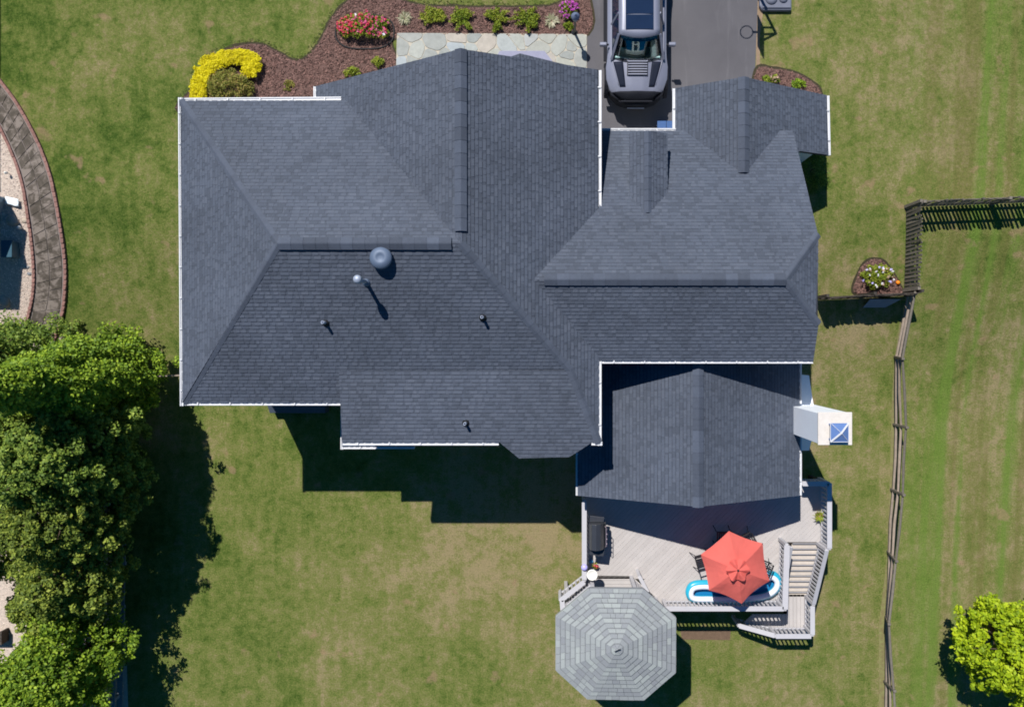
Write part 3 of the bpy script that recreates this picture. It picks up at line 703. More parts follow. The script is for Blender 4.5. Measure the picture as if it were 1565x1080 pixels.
gx(PG, (1.30, eG), g2, (0, -1)); gx(PLr, lR, (lR[0], -3.1), (1, 0), w=.1); gx(PLr, (lR[0], -2.0), (lR[0], -.62), (1, 0), w=.1); gx(PLl, lL, (lL[0], -3.2), (-1, 0), w=.08)
gx(PT, (tx0, ty0), (tx1, ty0), (0, -1)); gutter((tx0, ty0-.1, PT.z(0, ty0)), (tx0, eC-.4, PT.z(0, ty0)), (-1, 0), w=.08)
# rakes (white boards under the sloping gable edges)
def rake(a, b, pl, th=.14):
    a, b = Z(a, pl), Z(b, pl); d = Vector((0, 0, .1)); MB().bar(a-d, b-d, .03, th).build('rake_board', M_TRIM, house)
rake((fD[0], fD[1]-.03), (fR[0], fR[1]-.03), PD); rake((fE[0], fE[1]-.03), (fR[0], fR[1]-.03), PE)
rake((iL[0], iL[1]-.03), (5.856, pk-.03), PI); rake((jR[0], jR[1]-.03), (5.856, pk-.03), PJ)
rake((lL[0], lL[1]+.03), (4.409, lp+.03), PLl); rake((lR[0], lR[1]+.03), (4.409, lp+.03), PLr)

# walls
def siding_mat():
    m, t, b = nodes('clapboard_siding')
    g = N(t, 'ShaderNodeNewGeometry'); s = N(t, 'ShaderNodeSeparateXYZ'); t.links.new(g.outputs['Position'], s.inputs[0])
    w = N(t, 'ShaderNodeMath', operation='MULTIPLY', ins={1: 8.}); t.links.new(s.outputs[2], w.inputs[0]); f = N(t, 'ShaderNodeMath', operation='FRACT'); t.links.new(w.outputs[0], f.inputs[0])
    b.inputs['Base Color'].default_value = (.70, .73, .76, 1); b.inputs['Roughness'].default_value = .6; bump(t, b, f.outputs[0], .6, .015); return m
M_CLAP = siding_mat()
def wall(poly, z0, z1): return MB().prism([(x, y, z1) for x, y in poly], z1-z0).build('wall', M_CLAP, house)
def rect(x0, x1, y0, y1): return [(x0, y0), (x1, y0), (x1, y1), (x0, y1)]
wall(rect(-11.1, -6.2, -1.4, 6.95), -.3, 5.78)
wall(rect(-6.2, .95, -2.65, 7.75), -.3, 5.1)
wall(rect(.95, 7.45, -.25, 6.45), -.3, 4.6)
wall(rect(4.2, 8.75, 6.45, 8.0), 1.2, 3.62)
wall(rect(1.05, 7.75, -4.6, -.25), -.3, 3.7)
def gable_wall(pts, a, b, axis):  # pts (s,z) ; extruded along the other axis between a and b
    mb = MB(); n = len(pts); P = [((s, a, z) if axis == 'x' else (a, s, z)) for s, z in pts]+[((s, b, z) if axis == 'x' else (b, s, z)) for s, z in pts]
    mb.add(P, [tuple(range(n)), tuple(range(2*n-1, n-1, -1))]+[(i, n+i, n+(i+1) % n, (i+1) % n) for i in range(n)]); mb.build('gable_wall', M_CLAP, house)
gable_wall([(-6.2, 5.1), (-6.2, PD.z(-6.2, 0)-.25), (-2.656, 7.62), (.95, PE.z(.95, 0)-.25), (.95, 5.1)], 7.5, 7.75, 'x')
gable_wall([(4.2, 3.62), (4.2, 4.4), (5.856, 5.1), (8.75, 3.55), (8.75, 3.3), (5, 3.3)], 7.75, 8.0, 'x')
gable_wall([(1.05, 3.65), (4.409, 5.2), (7.75, 3.68), (7.75, 3.5), (1.05, 3.5)], -4.6, -4.4, 'x')
gable_wall([(-.25, 4.5), (-.25, 5.62), (.2, 5.85), (3.4, 5.9), (6.45, 4.6), (6.45, 4.5)], 7.25, 7.45, 'y')
MB().box(2.33, 3.33, 4.6, 6.3, 4.7, 5.55).build('dormer_wall', M_CLAP, house)
# windows and doors
def window(cx, cy, cz, w, h, face):
    """face: '+y','-y','+x','-x'"""
    a = 'x' if face[1] == 'y' else 'y'; sgn = 1 if face[0] == '+' else -1
    def bx(u0, u1, z0, z1, d0, d1):
        d0, d1 = sorted((d0*sgn, d1*sgn))
        return (cx+u0, cx+u1, cy+d0, cy+d1, cz+z0, cz+z1) if a == 'x' else (cx+d0, cx+d1, cy+u0, cy+u1, cz+z0, cz+z1)
    mb = MB(); f = .07
    for q in ((-w/2-f, -w/2, -h/2, h/2), (w/2, w/2+f, -h/2, h/2), (-w/2-f, w/2+f, h/2, h/2+f), (-w/2-f, w/2+f, -h/2-f, -h/2), (-w/2, w/2, -.02, .02)):
        mb.box(*bx(*q, .002, .06))
    o = mb.build('window', M_TRIM, house)
    MB().box(*bx(-w/2, w/2, -h/2, h/2, .003, .02)).build('pane', M_GLASS, o)
for x in (-10, -8.2): window(x, -1.4, 4.4, .9, 1.2, '-y'); window(x, 6.95, 4.4, .9, 1.2, '+y')
for x in (-5.2, -3.2, -1.2): window(x, -2.65, 4.1, .9, 1.2, '-y'); window(x, -2.65, 1.6, 1.0, 1.2, '-y')
for x in (-5, -.6): window(x, 7.75, 4.3, .9, 1.2, '+y')
for y in (.6, 4.4): window(-11.1, y, 4.2, .9, 1.2, '-x')
for x in (2.3, 6.5): window(x, -4.6, 2.6, 1.2, 1.5, '-y')
window(2.83, 6.3, 5.15, .5, .5, '+y')
for y in (1.0, 4.2): window(7.45, y, 3.0, .8, 1.1, '+x')
gd = MB().box(4.5, 8.3, 8.0, 8.05, 1.52, 3.2).build('garage_door', M_TRIM, house)
dd = MB().box(4.0, 4.9, -4.66, -4.6, 1.72, 3.45).build('patio_door', M_GLASS, house)
# basement bulkhead under the left eave
MB().prism([(p.x, p.y, z) for p, z in ((W(402, 600, .75), .75), (W(497, 600, .75), .75), (W(497, 631, .45), .45), (W(412, 631, .45), .45))], .9).build('basement_hatch', mat('slate_hatch', (.06, .075, .10), .6), house, bevel=.02)

# chimney
chm = thing('chimney', 'white sided chimney with blue metal flue cap on the right side of the house', 'chimney', (8.1, -2.5, 0))
cz = 6.3; cx0, cy1 = W(1251, 631, cz).x, W(1251, 631, cz).y; cx1, cy0 = W(1300, 678, cz).x, W(1300, 678, cz).y
MB().box(cx0, cx1, cy0, cy1, -.2, cz).build('shaft', M_SID, chm, bevel=.01)
MB().box(cx0-.03, cx1+.03, cy0-.03, cy1+.03, cz, cz+.05).build('crown', M_CONC, chm, bevel=.012)
sh0, sh1 = W(1241, 574, 3.3), W(1241, 690, 3.3)
mb = MB()
mb.add([(7.76, sh0.y, -.2), (sh0.x, sh0.y, -.2), (sh0.x, sh1.y, -.2), (7.76, sh1.y, -.2), (7.76, sh0.y, 3.0), (sh0.x, sh0.y, 3.0), (sh0.x, sh1.y, 3.0), (7.76, sh1.y, 3.0), (7.76, cy1+.02, 3.5), (sh0.x-.02, cy1+.02, 3.5), (sh0.x-.02, cy0-.02, 3.5), (7.76, cy0-.02, 3.5)],
       [(0, 3, 2, 1)[::1], (0, 1, 5, 4), (1, 2, 6, 5), (2, 3, 7, 6), (3, 0, 4, 7), (4, 5, 9, 8), (5, 6, 10, 9), (6, 7, 11, 10), (7, 4, 8, 11), (8, 9, 10, 11)])
mb.build('shoulder', M_SID, chm)
u0, v0 = W(1269, 646, cz+.3), W(1297, 675, cz+.3); zc = cz+.3
c = (u0+v0)/2; x0, x1, y0, y1 = u0.x, v0.x, v0.y, u0.y
mb = MB()
for (a, b) in ((x0+.06, y0+.06), (x1-.06, y0+.06), (x1-.06, y1-.06), (x0+.06, y1-.06)): mb.box(a-.02, a+.02, b-.02, b+.02, cz+.05, zc)
cap = mb.build('flue_cap_leg', M_BLUEM, chm)
MB().box(x0+.08, x1-.08, y0+.08, y1-.08, cz+.05, zc-.06).build('flue', M_BLACKP, chm)
mb = MB(); P = [Vector((x0, y0, zc)), Vector((x1, y0, zc)), Vector((x1, y1, zc)), Vector((x0, y1, zc))]; ap = Vector((c.x, c.y, zc+.14))
mb.add(P+[ap]+[p-Vector((0, 0, .02)) for p in P], [(0, 1, 4), (1, 2, 4), (2, 3, 4), (3, 0, 4), (8, 7, 6, 5), (5, 6, 1, 0), (6, 7, 2, 1), (7, 8, 3, 2), (8, 5, 0, 3)]); cp = mb.build('flue_cap', M_BLUEM, chm)
mb = MB()
for i, p in enumerate(P): mb.bar(p+Vector((0, 0, .012)), ap+Vector((0, 0, .015)), .05 if i % 2 == 0 else .008, .02)
for i in range(4): mb.bar(P[i]+Vector((0, 0, .005)), P[(i+1) % 4]+Vector((0, 0, .005)), .014, .02)
mb.build('seam', M_GUT, cp)

# roof fittings (each stands on the roof and is a fitting of its own)
def onC(px, py, pl=PC): return pl.hit(px, py)
b = onC(584, 395); t = MB().lathe(b, [(.14, -.1), (.14, .12), (.305, .11), (.32, .15), (.29, .21), (.20, .26), (.12, .275), (.10, .262), (.02, .262)], 28).build('dome_vent', M_VENT, label='dark slate mushroom shaped attic fan dome just below the main ridge', cat='roof vent', smooth=True)
b = onC(560, 431); vp = thing('flue_pipe', 'tall metal flue pipe with round silver cap casting a long roof shadow', 'flue pipe', b)
MB().lathe(b, [(.14, -.12), (.12, .0), (.075, .10), (.06, .11)], 18).build('flashing', M_VENT, vp, smooth=True)
MB().lathe(b, [(.055, -.1), (.055, 1.0)], 16).build('pipe', M_GALV, vp, smooth=True)
MB().lathe(b, [(.105, .82), (.115, .86), (.115, 1.0), (.095, 1.04), (.04, 1.06), (.01, 1.065)], 20).build('pipe_cap', M_GALV, vp, smooth=True)
for (px, py, pl, lab) in ((498, 493, PC, 'small dark plumbing vent pipe on the back slope, left of the flue pipe'), (738, 485, PC, 'small dark plumbing vent pipe on the back slope, right of the flue pipe'), (712, 646, PS, 'small dark plumbing vent pipe low on the shallow roof near the back gutter')):
    b = pl.hit(px, py); v = thing('vent_pipe', lab, 'vent pipe', b, 'plumbing vents on the back roof')
    MB().lathe(b, [(.12, -.09), (.11, .02), (.055, .07), (.05, .075)], 14).build('boot', M_RUB, v, smooth=True)
    MB().lathe(b, [(.045, -.05), (.045, .34), (.03, .34), (.03, .2)], 14).build('pipe', M_GALV, v, smooth=True)

# ================================================================== DECK, STAIRS, GAZEBO
DZ = 1.7
deck = thing('wooden_deck', 'pale grey deck with diagonal boards, white grey railings and stairs', 'deck', W(1060, 840, 0))
dp = [(893, 735), (1222, 735), (1226, 737), (1266, 737), (1266, 838), (1258, 838), (1256, 828), (1206, 828), (1200, 840), (1200, 930), (1020, 930), (984, 900), (984, 884), (893, 884)]
DP = [(W(x, y, DZ).x, W(x, y, DZ).y) for x, y in dp]
def boards(P, ang, w, gap, z, th, m, parent, name):
    nx_, ny_ = math.cos(ang), math.sin(ang); d = [nx_*x+ny_*y for x, y in P]; a = math.floor(min(d)/w)*w
    while a < max(d):
        q = clip_half(clip_half(P, nx_, ny_, a+w-gap), -nx_, -ny_, -a)
        if len(q) >= 3:
            A_ = abs(sum(q[i][0]*q[(i+1) % len(q)][1]-q[(i+1) % len(q)][0]*q[i][1] for i in range(len(q)))/2)
            if A_ > .01:
                c = Vector((sum(p[0] for p in q)/len(q), sum(p[1] for p in q)/len(q), z))
                mb = MB().prism([Vector((x, y, z))-c for x, y in q], th); piece(name, mesh_of(mb, name, m), parent, c)
        a += w
for part_ in ([(893, 735), (1203, 735), (1203, 884), (893, 884)], [(984, 884), (1203, 884), (1200, 930), (1020, 930), (984, 900)], [(1203, 735), (1266, 737), (1266, 828), (1203, 828)], [(1257, 828), (1266, 828), (1266, 838), (1257, 838)]):
    boards([(W(x, y, DZ).x, W(x, y, DZ).y) for x, y in part_], R(-45), .135, .0035, DZ, .03, M_DECKB, deck, 'deck_board')
gz2 = MB(); fx = [W(x, y, DZ-.14) for x, y in dp]
for a, b in zip(fx, fx[1:]+fx[:1]): gz2.bar(a+Vector((0, 0, -.0)), b, .04, .22)
for i in range(12): x = DP[0][0]+.3+i*.62; gz2.box(x, x+.04, -9.3, -4.7, DZ-.2, DZ-.035)
gz2.build('joist_frame', M_WOODD, deck)
for px, py in ((897, 770), (897, 880), (1020, 926), (1110, 926), (1196, 926), (1262, 741), (1262, 834)):
    p = W(px, py, DZ); MB().box(p.x-.07, p.x+.07, p.y-.07, p.y+.07, -.1, DZ-.04).build('support_post', M_WOODD, deck)
bal = mesh_of(MB().box(-.028, .028, -.02, .02, 0, 1), 'baluster', M_RAIL)
pst = mesh_of(MB().box(-.055, .055, -.055, .055, 0, 1), 'railing_post', M_RAIL)
def railing(a, za, b, zb, h=.9, wd=.17, parent=deck, endp=(1, 1), n_sp=.15):
    """a,b pixels of the top rail; za,zb floor heights"""
    A_ = W(a[0], a[1], za+h); B_ = W(b[0], b[1], zb+h); L = (B_-A_).length; ang = math.atan2(B_.y-A_.y, B_.x-A_.x)
    MB().bar(A_+Vector((0, 0, -.02)), B_+Vector((0, 0, -.02)), wd, .04).build('top_rail', M_RAIL, parent, bevel=.006)
    dn = Vector((0, 0, h-.12)); MB().bar(A_-dn, B_-dn, .05, .05).build('bottom_rail', M_RAIL, parent)
    MB().bar(A_-Vector((0, 0, .08)), B_-Vector((0, 0, .08)), .045, .06).build('sub_rail', M_RAIL, parent)
    n = int(L/n_sp)
    for i in range(1, n):
        p = A_.lerp(B_, i/n); piece('baluster', bal, parent, p-Vector((0, 0, h-.1)), ang, (1, 1, h-.18))
    for p, e in ((A_, endp[0]), (B_, endp[1])):
        if e: piece('railing_post', pst, parent, p-Vector((0, 0, h+.12)), ang, (1, 1, h+.09))
railing((893, 766), DZ, (893, 886), DZ); railing((893, 889), DZ, (857, 917), DZ, endp=(0, 1))
railing((1019, 930), DZ, (1198, 930), DZ); railing((1200, 931), DZ, (1203, 833), DZ, endp=(1, 1), wd=.2)
railing((1227, 739), DZ, (1267, 739), DZ); railing((1268, 738), DZ, (1268, 838), DZ, endp=(0, 1))
LZ = .75
railing((1264, 841), DZ, (1244, 923), LZ, wd=.14); railing((1242, 926), LZ, (1242, 970), LZ, endp=(0, 1)); railing((1240, 972), LZ, (1186, 972), LZ, endp=(0, 1)); railing((1184, 971), LZ, (1130, 956), LZ*.3, endp=(0, 1))
railing((1210, 836), DZ, (1205, 868), DZ-.5, wd=.09, endp=(0, 0))
# stairs
nT = 10
for i in range(nT):
    z = DZ-(DZ-LZ)*(i+1)/(nT+0.); xa, xb = 1210-i*.7, 1256-i*2.4; y = 833+i*8.2
    l, r = W(xa, y, z), W(xb, y, z)
    tr = MB().box(l.x, r.x, l.y-.11, l.y+.10, z-.035, z).build('stair_tread', M_TREAD, deck, bevel=.006)
    MB().box(l.x, r.x, l.y+.085, l.y+.10, z-.0, z+.115).build('riser', M_RAIL, tr)
lp_ = [(1203, 908), (1238, 908), (1240, 970), (1184, 970), (1132, 955), (1150, 938), (1203, 938)]
boards([(W(x, y, LZ).x, W(x, y, LZ).y) for x, y in lp_], 0, .14, .008, LZ, .03, M_DECKB, deck, 'landing_board')
st = MB()
for xa, xb in ((1207, 1202), (1259, 1236)): st.bar(W(xa, 829, DZ-.25), W(xb, 912, LZ-.15), .05, .24)
for px, py in ((1238, 966), (1186, 966), (1204, 940)): p = W(px, py, LZ); st.box(p.x-.05, p.x+.05, p.y-.05, p.y+.05, -.1, LZ-.04)
st.build('stringer', M_WOODD, deck)
sheet('dug_earth', [(1040, 962), (1118, 962), (1116, 978), (1042, 976)], .006, mat('brown_earth', (.13, .085, .055), .95, .3, 8, bs=.6), wob=.1, kind='structure')
# lilac post cap and round-topped post by the gazebo
p = W(893, 866, DZ+.9); MB().lathe(p, [(.09, 0), (.11, .03), (.11, .08), (.06, .12), (.01, .13)], 16).build('post_cap', mat('lilac_glass', (.45, .42, .85), .3, .05, 3, bs=0), label='small lilac ball light sitting on the left deck rail', cat='light', smooth=True)

gaz = thing('gazebo', 'octagonal gazebo with pale grey shingled pointed roof beside the deck', 'gazebo', W(941, 983, 0))
GE = 4.0
ev = [W(x, y, GE) for x, y in ((900.8, 899.5), (982.8, 900.5), (1032, 944), (1031.5, 1027), (983.5, 1068), (898, 1066.5), (850.5, 1023), (850.5, 942))]
ap = W(943.3, 992.5, 4.95)
mb = MB(); mb.add([e-Vector((0, 0, .03)) for e in ev]+[ap-Vector((0, 0, .03))]+[e-Vector((0, 0, .14)) for e in ev], [(i, (i+1) % 8, 8) for i in range(8)]+[(9+i, 9+(i+1) % 8, (i+1) % 8, i) for i in range(8)]+[tuple(range(16, 8, -1))])
mb.f = [f[::-1] if False else f for f in mb.f]
groof = mb.build('roof', M_DECKING, gaz)
ntab = 0; rest = MB(); NRW = 12
alltabs = []
for r_ in range(NRW):
    t0, t1 = r_/NRW, (r_+1)/NRW
    for s_ in range(8):
        a, b = ev[s_], ev[(s_+1) % 8]
        A0, B0 = a.lerp(ap, t0), b.lerp(ap, t0); A1, B1 = a.lerp(ap, t1), b.lerp(ap, t1)
        nn = (B0-A0).cross(A1-A0).normalized()
        if nn.z < 0: nn = -nn
        n_ = max(1, round((B0-A0).length/.26)); cuts = [0]+[(k+random.uniform(-.22, .22)+(.5 if r_ % 2 else 0)*0)/n_ for k in range(1, n_)]+[1]
        for u0_, u1_ in zip(cuts, cuts[1:]):
            e_ = .004/max(.1, (B0-A0).length); u0_ = u0_+e_ if u0_ > 0 else -e_; u1_ = u1_-e_ if u1_ < 1 else 1+e_
            q = [A0.lerp(B0, u0_), A0.lerp(B0, u1_), A1.lerp(B1, u1_), A1.lerp(B1, u0_)]; q[2] = q[2].lerp(q[1], .04); q[3] = q[3].lerp(q[0], .04)
            h = .032+random.uniform(0, .014)
            alltabs.append(([q[0]+nn*h, q[1]+nn*h, q[2]+nn*.006, q[3]+nn*.006, q[0]-nn*.004, q[1]-nn*.004, (q[1]+nn*h).lerp(q[2]+nn*.006, .76), (q[0]+nn*h).lerp(q[3]+nn*.006, .76)], r_))
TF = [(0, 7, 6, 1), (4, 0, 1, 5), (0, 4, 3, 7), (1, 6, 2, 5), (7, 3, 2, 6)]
M_GSO = None
def gaz_mat():
    m, t, b = nodes('pale_grey_gazebo_shingle')
    r = N(t, 'ShaderNodeObjectInfo').outputs['Random']; i = N(t, 'ShaderNodeNewGeometry').outputs['Random Per Island']
    a = N(t, 'ShaderNodeMath', operation='ADD'); t.links.new(r, a.inputs[0]); t.links.new(i, a.inputs[1]); f = N(t, 'ShaderNodeMath', operation='FRACT'); t.links.new(a.outputs[0], f.inputs[0])
    col = ramp(t, f.outputs[0], [(0, (.21, .22, .235)), (.35, (.235, .25, .257)), (.65, (.262, .28, .28)), (1, (.305, .33, .32))])
    k = N(t, 'ShaderNodeMapRange', ins={1: .25, 2: .75, 3: .82, 4: 1.18}); t.links.new(nz(t, 60, 2, .7), k.inputs[0])
    hs = N(t, 'ShaderNodeHueSaturation'); t.links.new(k.outputs[0], hs.inputs['Value']); t.links.new(col, hs.inputs['Color']); t.links.new(hs.outputs[0], b.inputs['Base Color'])
    b.inputs['Roughness'].default_value = .85; bump(t, b, nz(t, 150, 2, .8), .4, .006); return m
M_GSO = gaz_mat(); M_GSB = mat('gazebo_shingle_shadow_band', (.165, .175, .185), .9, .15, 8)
for vs, r_ in alltabs:
    if (vs[1]-vs[0]).cross(vs[3]-vs[0]).z > 0: ff = [f[::-1] for f in TF]
    else: ff = TF
    if ntab < 290:
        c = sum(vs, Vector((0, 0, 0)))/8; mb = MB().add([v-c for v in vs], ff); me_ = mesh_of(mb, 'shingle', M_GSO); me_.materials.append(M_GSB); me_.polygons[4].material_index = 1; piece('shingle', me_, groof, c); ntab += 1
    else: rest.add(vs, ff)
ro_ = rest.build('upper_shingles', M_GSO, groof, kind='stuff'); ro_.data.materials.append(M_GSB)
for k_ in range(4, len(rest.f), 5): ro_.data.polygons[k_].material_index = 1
mb = MB()
for i in range(8):
    a, b = ev[i], ev[(i+1) % 8]; o = ((a+b)/2-ap); o.z = 0; o.normalize(); mb.bar(a+o*.02-Vector((0, 0, .06)), b+o*.02-Vector((0, 0, .06)), .03, .12)
mb.build('fascia', M_GSO, groof)
MB().lathe(ap, [(.06, -.02), (.05, .02), (.02, .035), (.005, .04)], 8).build('peak_cap', M_GSO, gaz)
MB().bar(ap+Vector((-.09, -.03, .07)), ap+Vector((.10, .05, .065)), .022, .015).build('finial', M_BLACKP, gaz)
cen = Vector((ap.x, ap.y, 0))
fl = [cen+(Vector((e.x, e.y, 0))-cen)*.84 for e in ev]
boards([(p.x, p.y) for p in fl], R(90), .135, .008, DZ, .03, M_DECKB, gaz, 'floor_board')
for i, p in enumerate(fl):
    q = cen+(p-cen)*.97
    MB().box(q.x-.06, q.x+.06, q.y-.06, q.y+.06, -.1, GE-.16).build('post', M_RAIL, gaz)
    if i not in (0,):
        a = cen+(p-cen)*.97; b = cen+(fl[(i+1) % 8]-cen)*.97; a.z = b.z = DZ+.88
        MB().bar(a, b, .09, .05).build('railing', M_RAIL, gaz)
        n = 9
        for k in range(1, n): piece('baluster', bal, gaz, Vector((a.lerp(b, k/n).x, a.lerp(b, k/n).y, DZ)), 0, (1, 1, .86))
# bridge rail beside the entrance and round topped post
railing((978, 882), DZ, (990, 905), DZ, h=.85, wd=.13, parent=gaz, endp=(1, 0)); railing((859, 917), DZ, (860, 932), DZ, parent=deck, endp=(0, 0))
p = W(905, 892, DZ); ptr = thing('round_top_stand', 'round white topped stand between the grill and the gazebo roof', 'stand', p)
MB().lathe(p, [(.10, 0), (.09, .04), (.045, .06), (.045, .95)], 14).build('stem', M_WHITE, ptr, smooth=True)
q = W(905, 878, DZ+1.0); MB().lathe((q.x, q.y, DZ+.94), [(.03, 0), (.16, .02), (.19, .06), (.19, .09), (.165, .09), (.14, .065), (.01, .06)], 22).build('dish', M_WHITE, ptr, smooth=True)
p0 = W(893, 893, DZ+.92)
q2 = thing('timber_post', 'short dark timber post on the lawn left of the gazebo rail', 'post', G(861, 905))
MB().box(q2.location.x-.08, q2.location.x+.08, q2.location.y-.09, q2.location.y+.09, -.1, 1.35).build('post', M_WOOD, q2)

# grill
gp = W(914, 822, DZ); gr = thing('barbecue_grill', 'black gas barbecue grill standing along the left deck rail', 'barbecue', gp)
gl, gt2 = W(900, 790, DZ+1.1), W(930, 853, DZ+1.1); xa, xb, ya, yb = gl.x+.02, gl.x+.58, gt2.y+.0, gl.y
MB().box(xa+.04, xb-.04, ya+.3, yb-.3, DZ+.1, DZ+.8).build('cabinet', M_BLACKP, gr, bevel=.01)
mb = MB(); pts = [(xa, .82), (xa, 1.0), (xa+.08, 1.16), (xa+.22, 1.22), (xa+.38, 1.14), (xa+.5, .98), (xa+.52, .82)]
n = len(pts); ye, yf = ya+.28, yb-.24
mb.add([(x, ye, DZ+z) for x, z in pts]+[(x, yf, DZ+z) for x, z in pts], [(i, (i+1) % n, n+(i+1) % n, n+i) for i in range(n)]+[tuple(range(n))[::-1], tuple(range(n, 2*n))])
hd = mb.build('hood', M_GRILLC, gr, bevel=.015)
MB().tube([(xb-.02, ye+.1, DZ+1.02), (xb+.02, ye+.12, DZ+1.05), (xb+.02, yf-.12, DZ+1.05), (xb-.02, yf-.1, DZ+1.02)], .014, 8).build('handle', M_STEEL, hd)
for a, b, s in ((ya, ye-.01, 0), (yf+.01, yb, 1)):
    MB().prism([(xa, a+(0 if s else .06), DZ+.86), (xb-.06, a+(0 if s else .0), DZ+.86), (xb-.02, b-(.06 if s else 0), DZ+.86), (xa+.03, b, DZ+.86)], .05).build('side_shelf', M_GRILLC, gr, bevel=.012)
MB().box(xb-.07, xb+.03, ye, yf, DZ+.72, DZ+.84).build('control_panel', M_BLACKP, gr, bevel=.01)
for k in range(4): y = ye+.14+k*.17; MB().tube([(xb+.03, y, DZ+.78), (xb+.07, y, DZ+.79)], .028, 12).build('knob', M_STEEL, gr)
mb = MB()
for (x, y) in ((xa+.08, ya+.33), (xb-.08, ya+.33), (xa+.08, yb-.33), (xb-.08, yb-.33)): mb.tube([(x-.02, y, DZ+.055), (x+.02, y, DZ+.055)], .05, 12)
mb.build('castor', M_RUB, gr)
# small pots and a toy near the grill
p = W(903, 856, DZ); MB().lathe(p, [(.06, 0), (.07, .15), (.055, .16)], 12).build('blue_jar', mat('blue_jar', (.06, .25, .5), .3, .1, bs=0), label='small blue jar on the deck at the lower end of the grill', cat='jar', smooth=True)
fl_ = thing('flower_pot', 'small pot of red and yellow flowers on the deck below the grill', 'flower pot', W(910, 864, DZ))
MB().lathe(W(910, 864, DZ), [(.07, 0), (.1, .16), (.09, .16), (.08, .13)], 14).build('pot', M_BLACKP, fl_, smooth=True)
c = W(910, 864, DZ+.22); quads('foliage', leaves([c], .12, 60, .03), L_YG, fl_, kind='stuff'); quads('blossoms', leaves([c+Vector((.06, -.02, .03)), c+Vector((-.03, .03, .04))], .08, 26, .022), L_RED, fl_, kind='stuff')

# umbrella
def coral():
    m, t, b = nodes('coral_canvas')
    n = nz(t, 1.2, 3, .5); w = nz(t, 120, 2, .6); col = ramp(t, n, [(.3, (.74, .15, .125)), (.7, (.80, .175, .145))])
    t.links.new(col, b.inputs['Base Color']); b.inputs['Roughness'].default_value = .9; b.inputs['Specular IOR Level'].default_value = .1; bump(t, b, w, .12, .004)
    tr = N(t, 'ShaderNodeBsdfTranslucent'); t.links.new(col, tr.inputs[0]); mx_ = N(t, 'ShaderNodeMixShader', ins={0: .3}); t.links.new(b.outputs[0], mx_.inputs[1]); t.links.new(tr.outputs[0], mx_.inputs[2]); t.links.new(mx_.outputs[0], t.nodes['Material Output'].inputs[0])
    return m
M_CORAL = coral()
UZ = DZ+2.0
uv = [W(x, y, UZ) for x, y in ((1114, 811), (1166, 830), (1176.3, 887.5), (1133.5, 922), (1083.5, 901.5), (1071, 847))]
ua = W(1127, 870, UZ+.52); base = Vector((ua.x, ua.y, DZ)); um = thing('patio_umbrella', 'open coral red hexagonal patio umbrella over the deck table', 'umbrella', base)
NS = 7; mb = MB(); V = []
for k in range(NS+1):
    t = k/NS
    for i in range(6):
        a, b = uv[i], uv[(i+1) % 6]
        for j in range(6):
            u = j/6; p = a.lerp(b, u); p = ua.lerp(p, .12+.88*t); sag = math.sin(math.pi*u)*.075*t; p.z += .05*math.sin(math.pi*t)-sag*.55
            inw = (ua-p); inw.z = 0; p += inw*(math.sin(math.pi*u)*.045*t)
            p.z += .016*noise.noise(Vector((p.x*5, p.y*5, 2)))+.008*noise.noise(Vector((p.x*13, p.y*13, 5)))
            V.append(p)
n = 36
mb.add(V, [(k*n+i, (k+1)*n+i, (k+1)*n+(i+1) % n, k*n+(i+1) % n) for k in range(NS) for i in range(n)])
mb.build('canopy', M_CORAL, um)
mb = MB(); V = []
for t, zz in ((0, .09), (.5, .075), (1, .03)):
    for i in range(36):
        th = i/36*2*math.pi; r = .36*t*(1+.09*math.cos(6*th))+.005; V.append(ua+Vector((math.cos(th)*r, math.sin(th)*r, zz+.05*math.cos(6*th)*t**.5-.02*math.cos(5*th+1)*t)))
mb.add(V, [(k*36+i, (k+1)*36+i, (k+1)*36+(i+1) % 36, k*36+(i+1) % 36) for k in range(2) for i in range(36)]); mb.build('vent_flap', M_CORAL, um)
MB().lathe(ua+Vector((0, 0, .08)), [(.03, 0), (.04, .03), (.015, .07)], 10).build('finial', M_BLACKP, um, smooth=True)
MB().lathe(base, [(.25, 0), (.25, .05), (.05, .09), (.022, .12), (.022, 2.5)], 16).build('pole', M_BLACKP, um)
for v in uv: MB().bar(ua-Vector((0, 0, .03)), v-Vector((0, 0, .015)), .02, .02).build('rib', M_BLACKP, um)
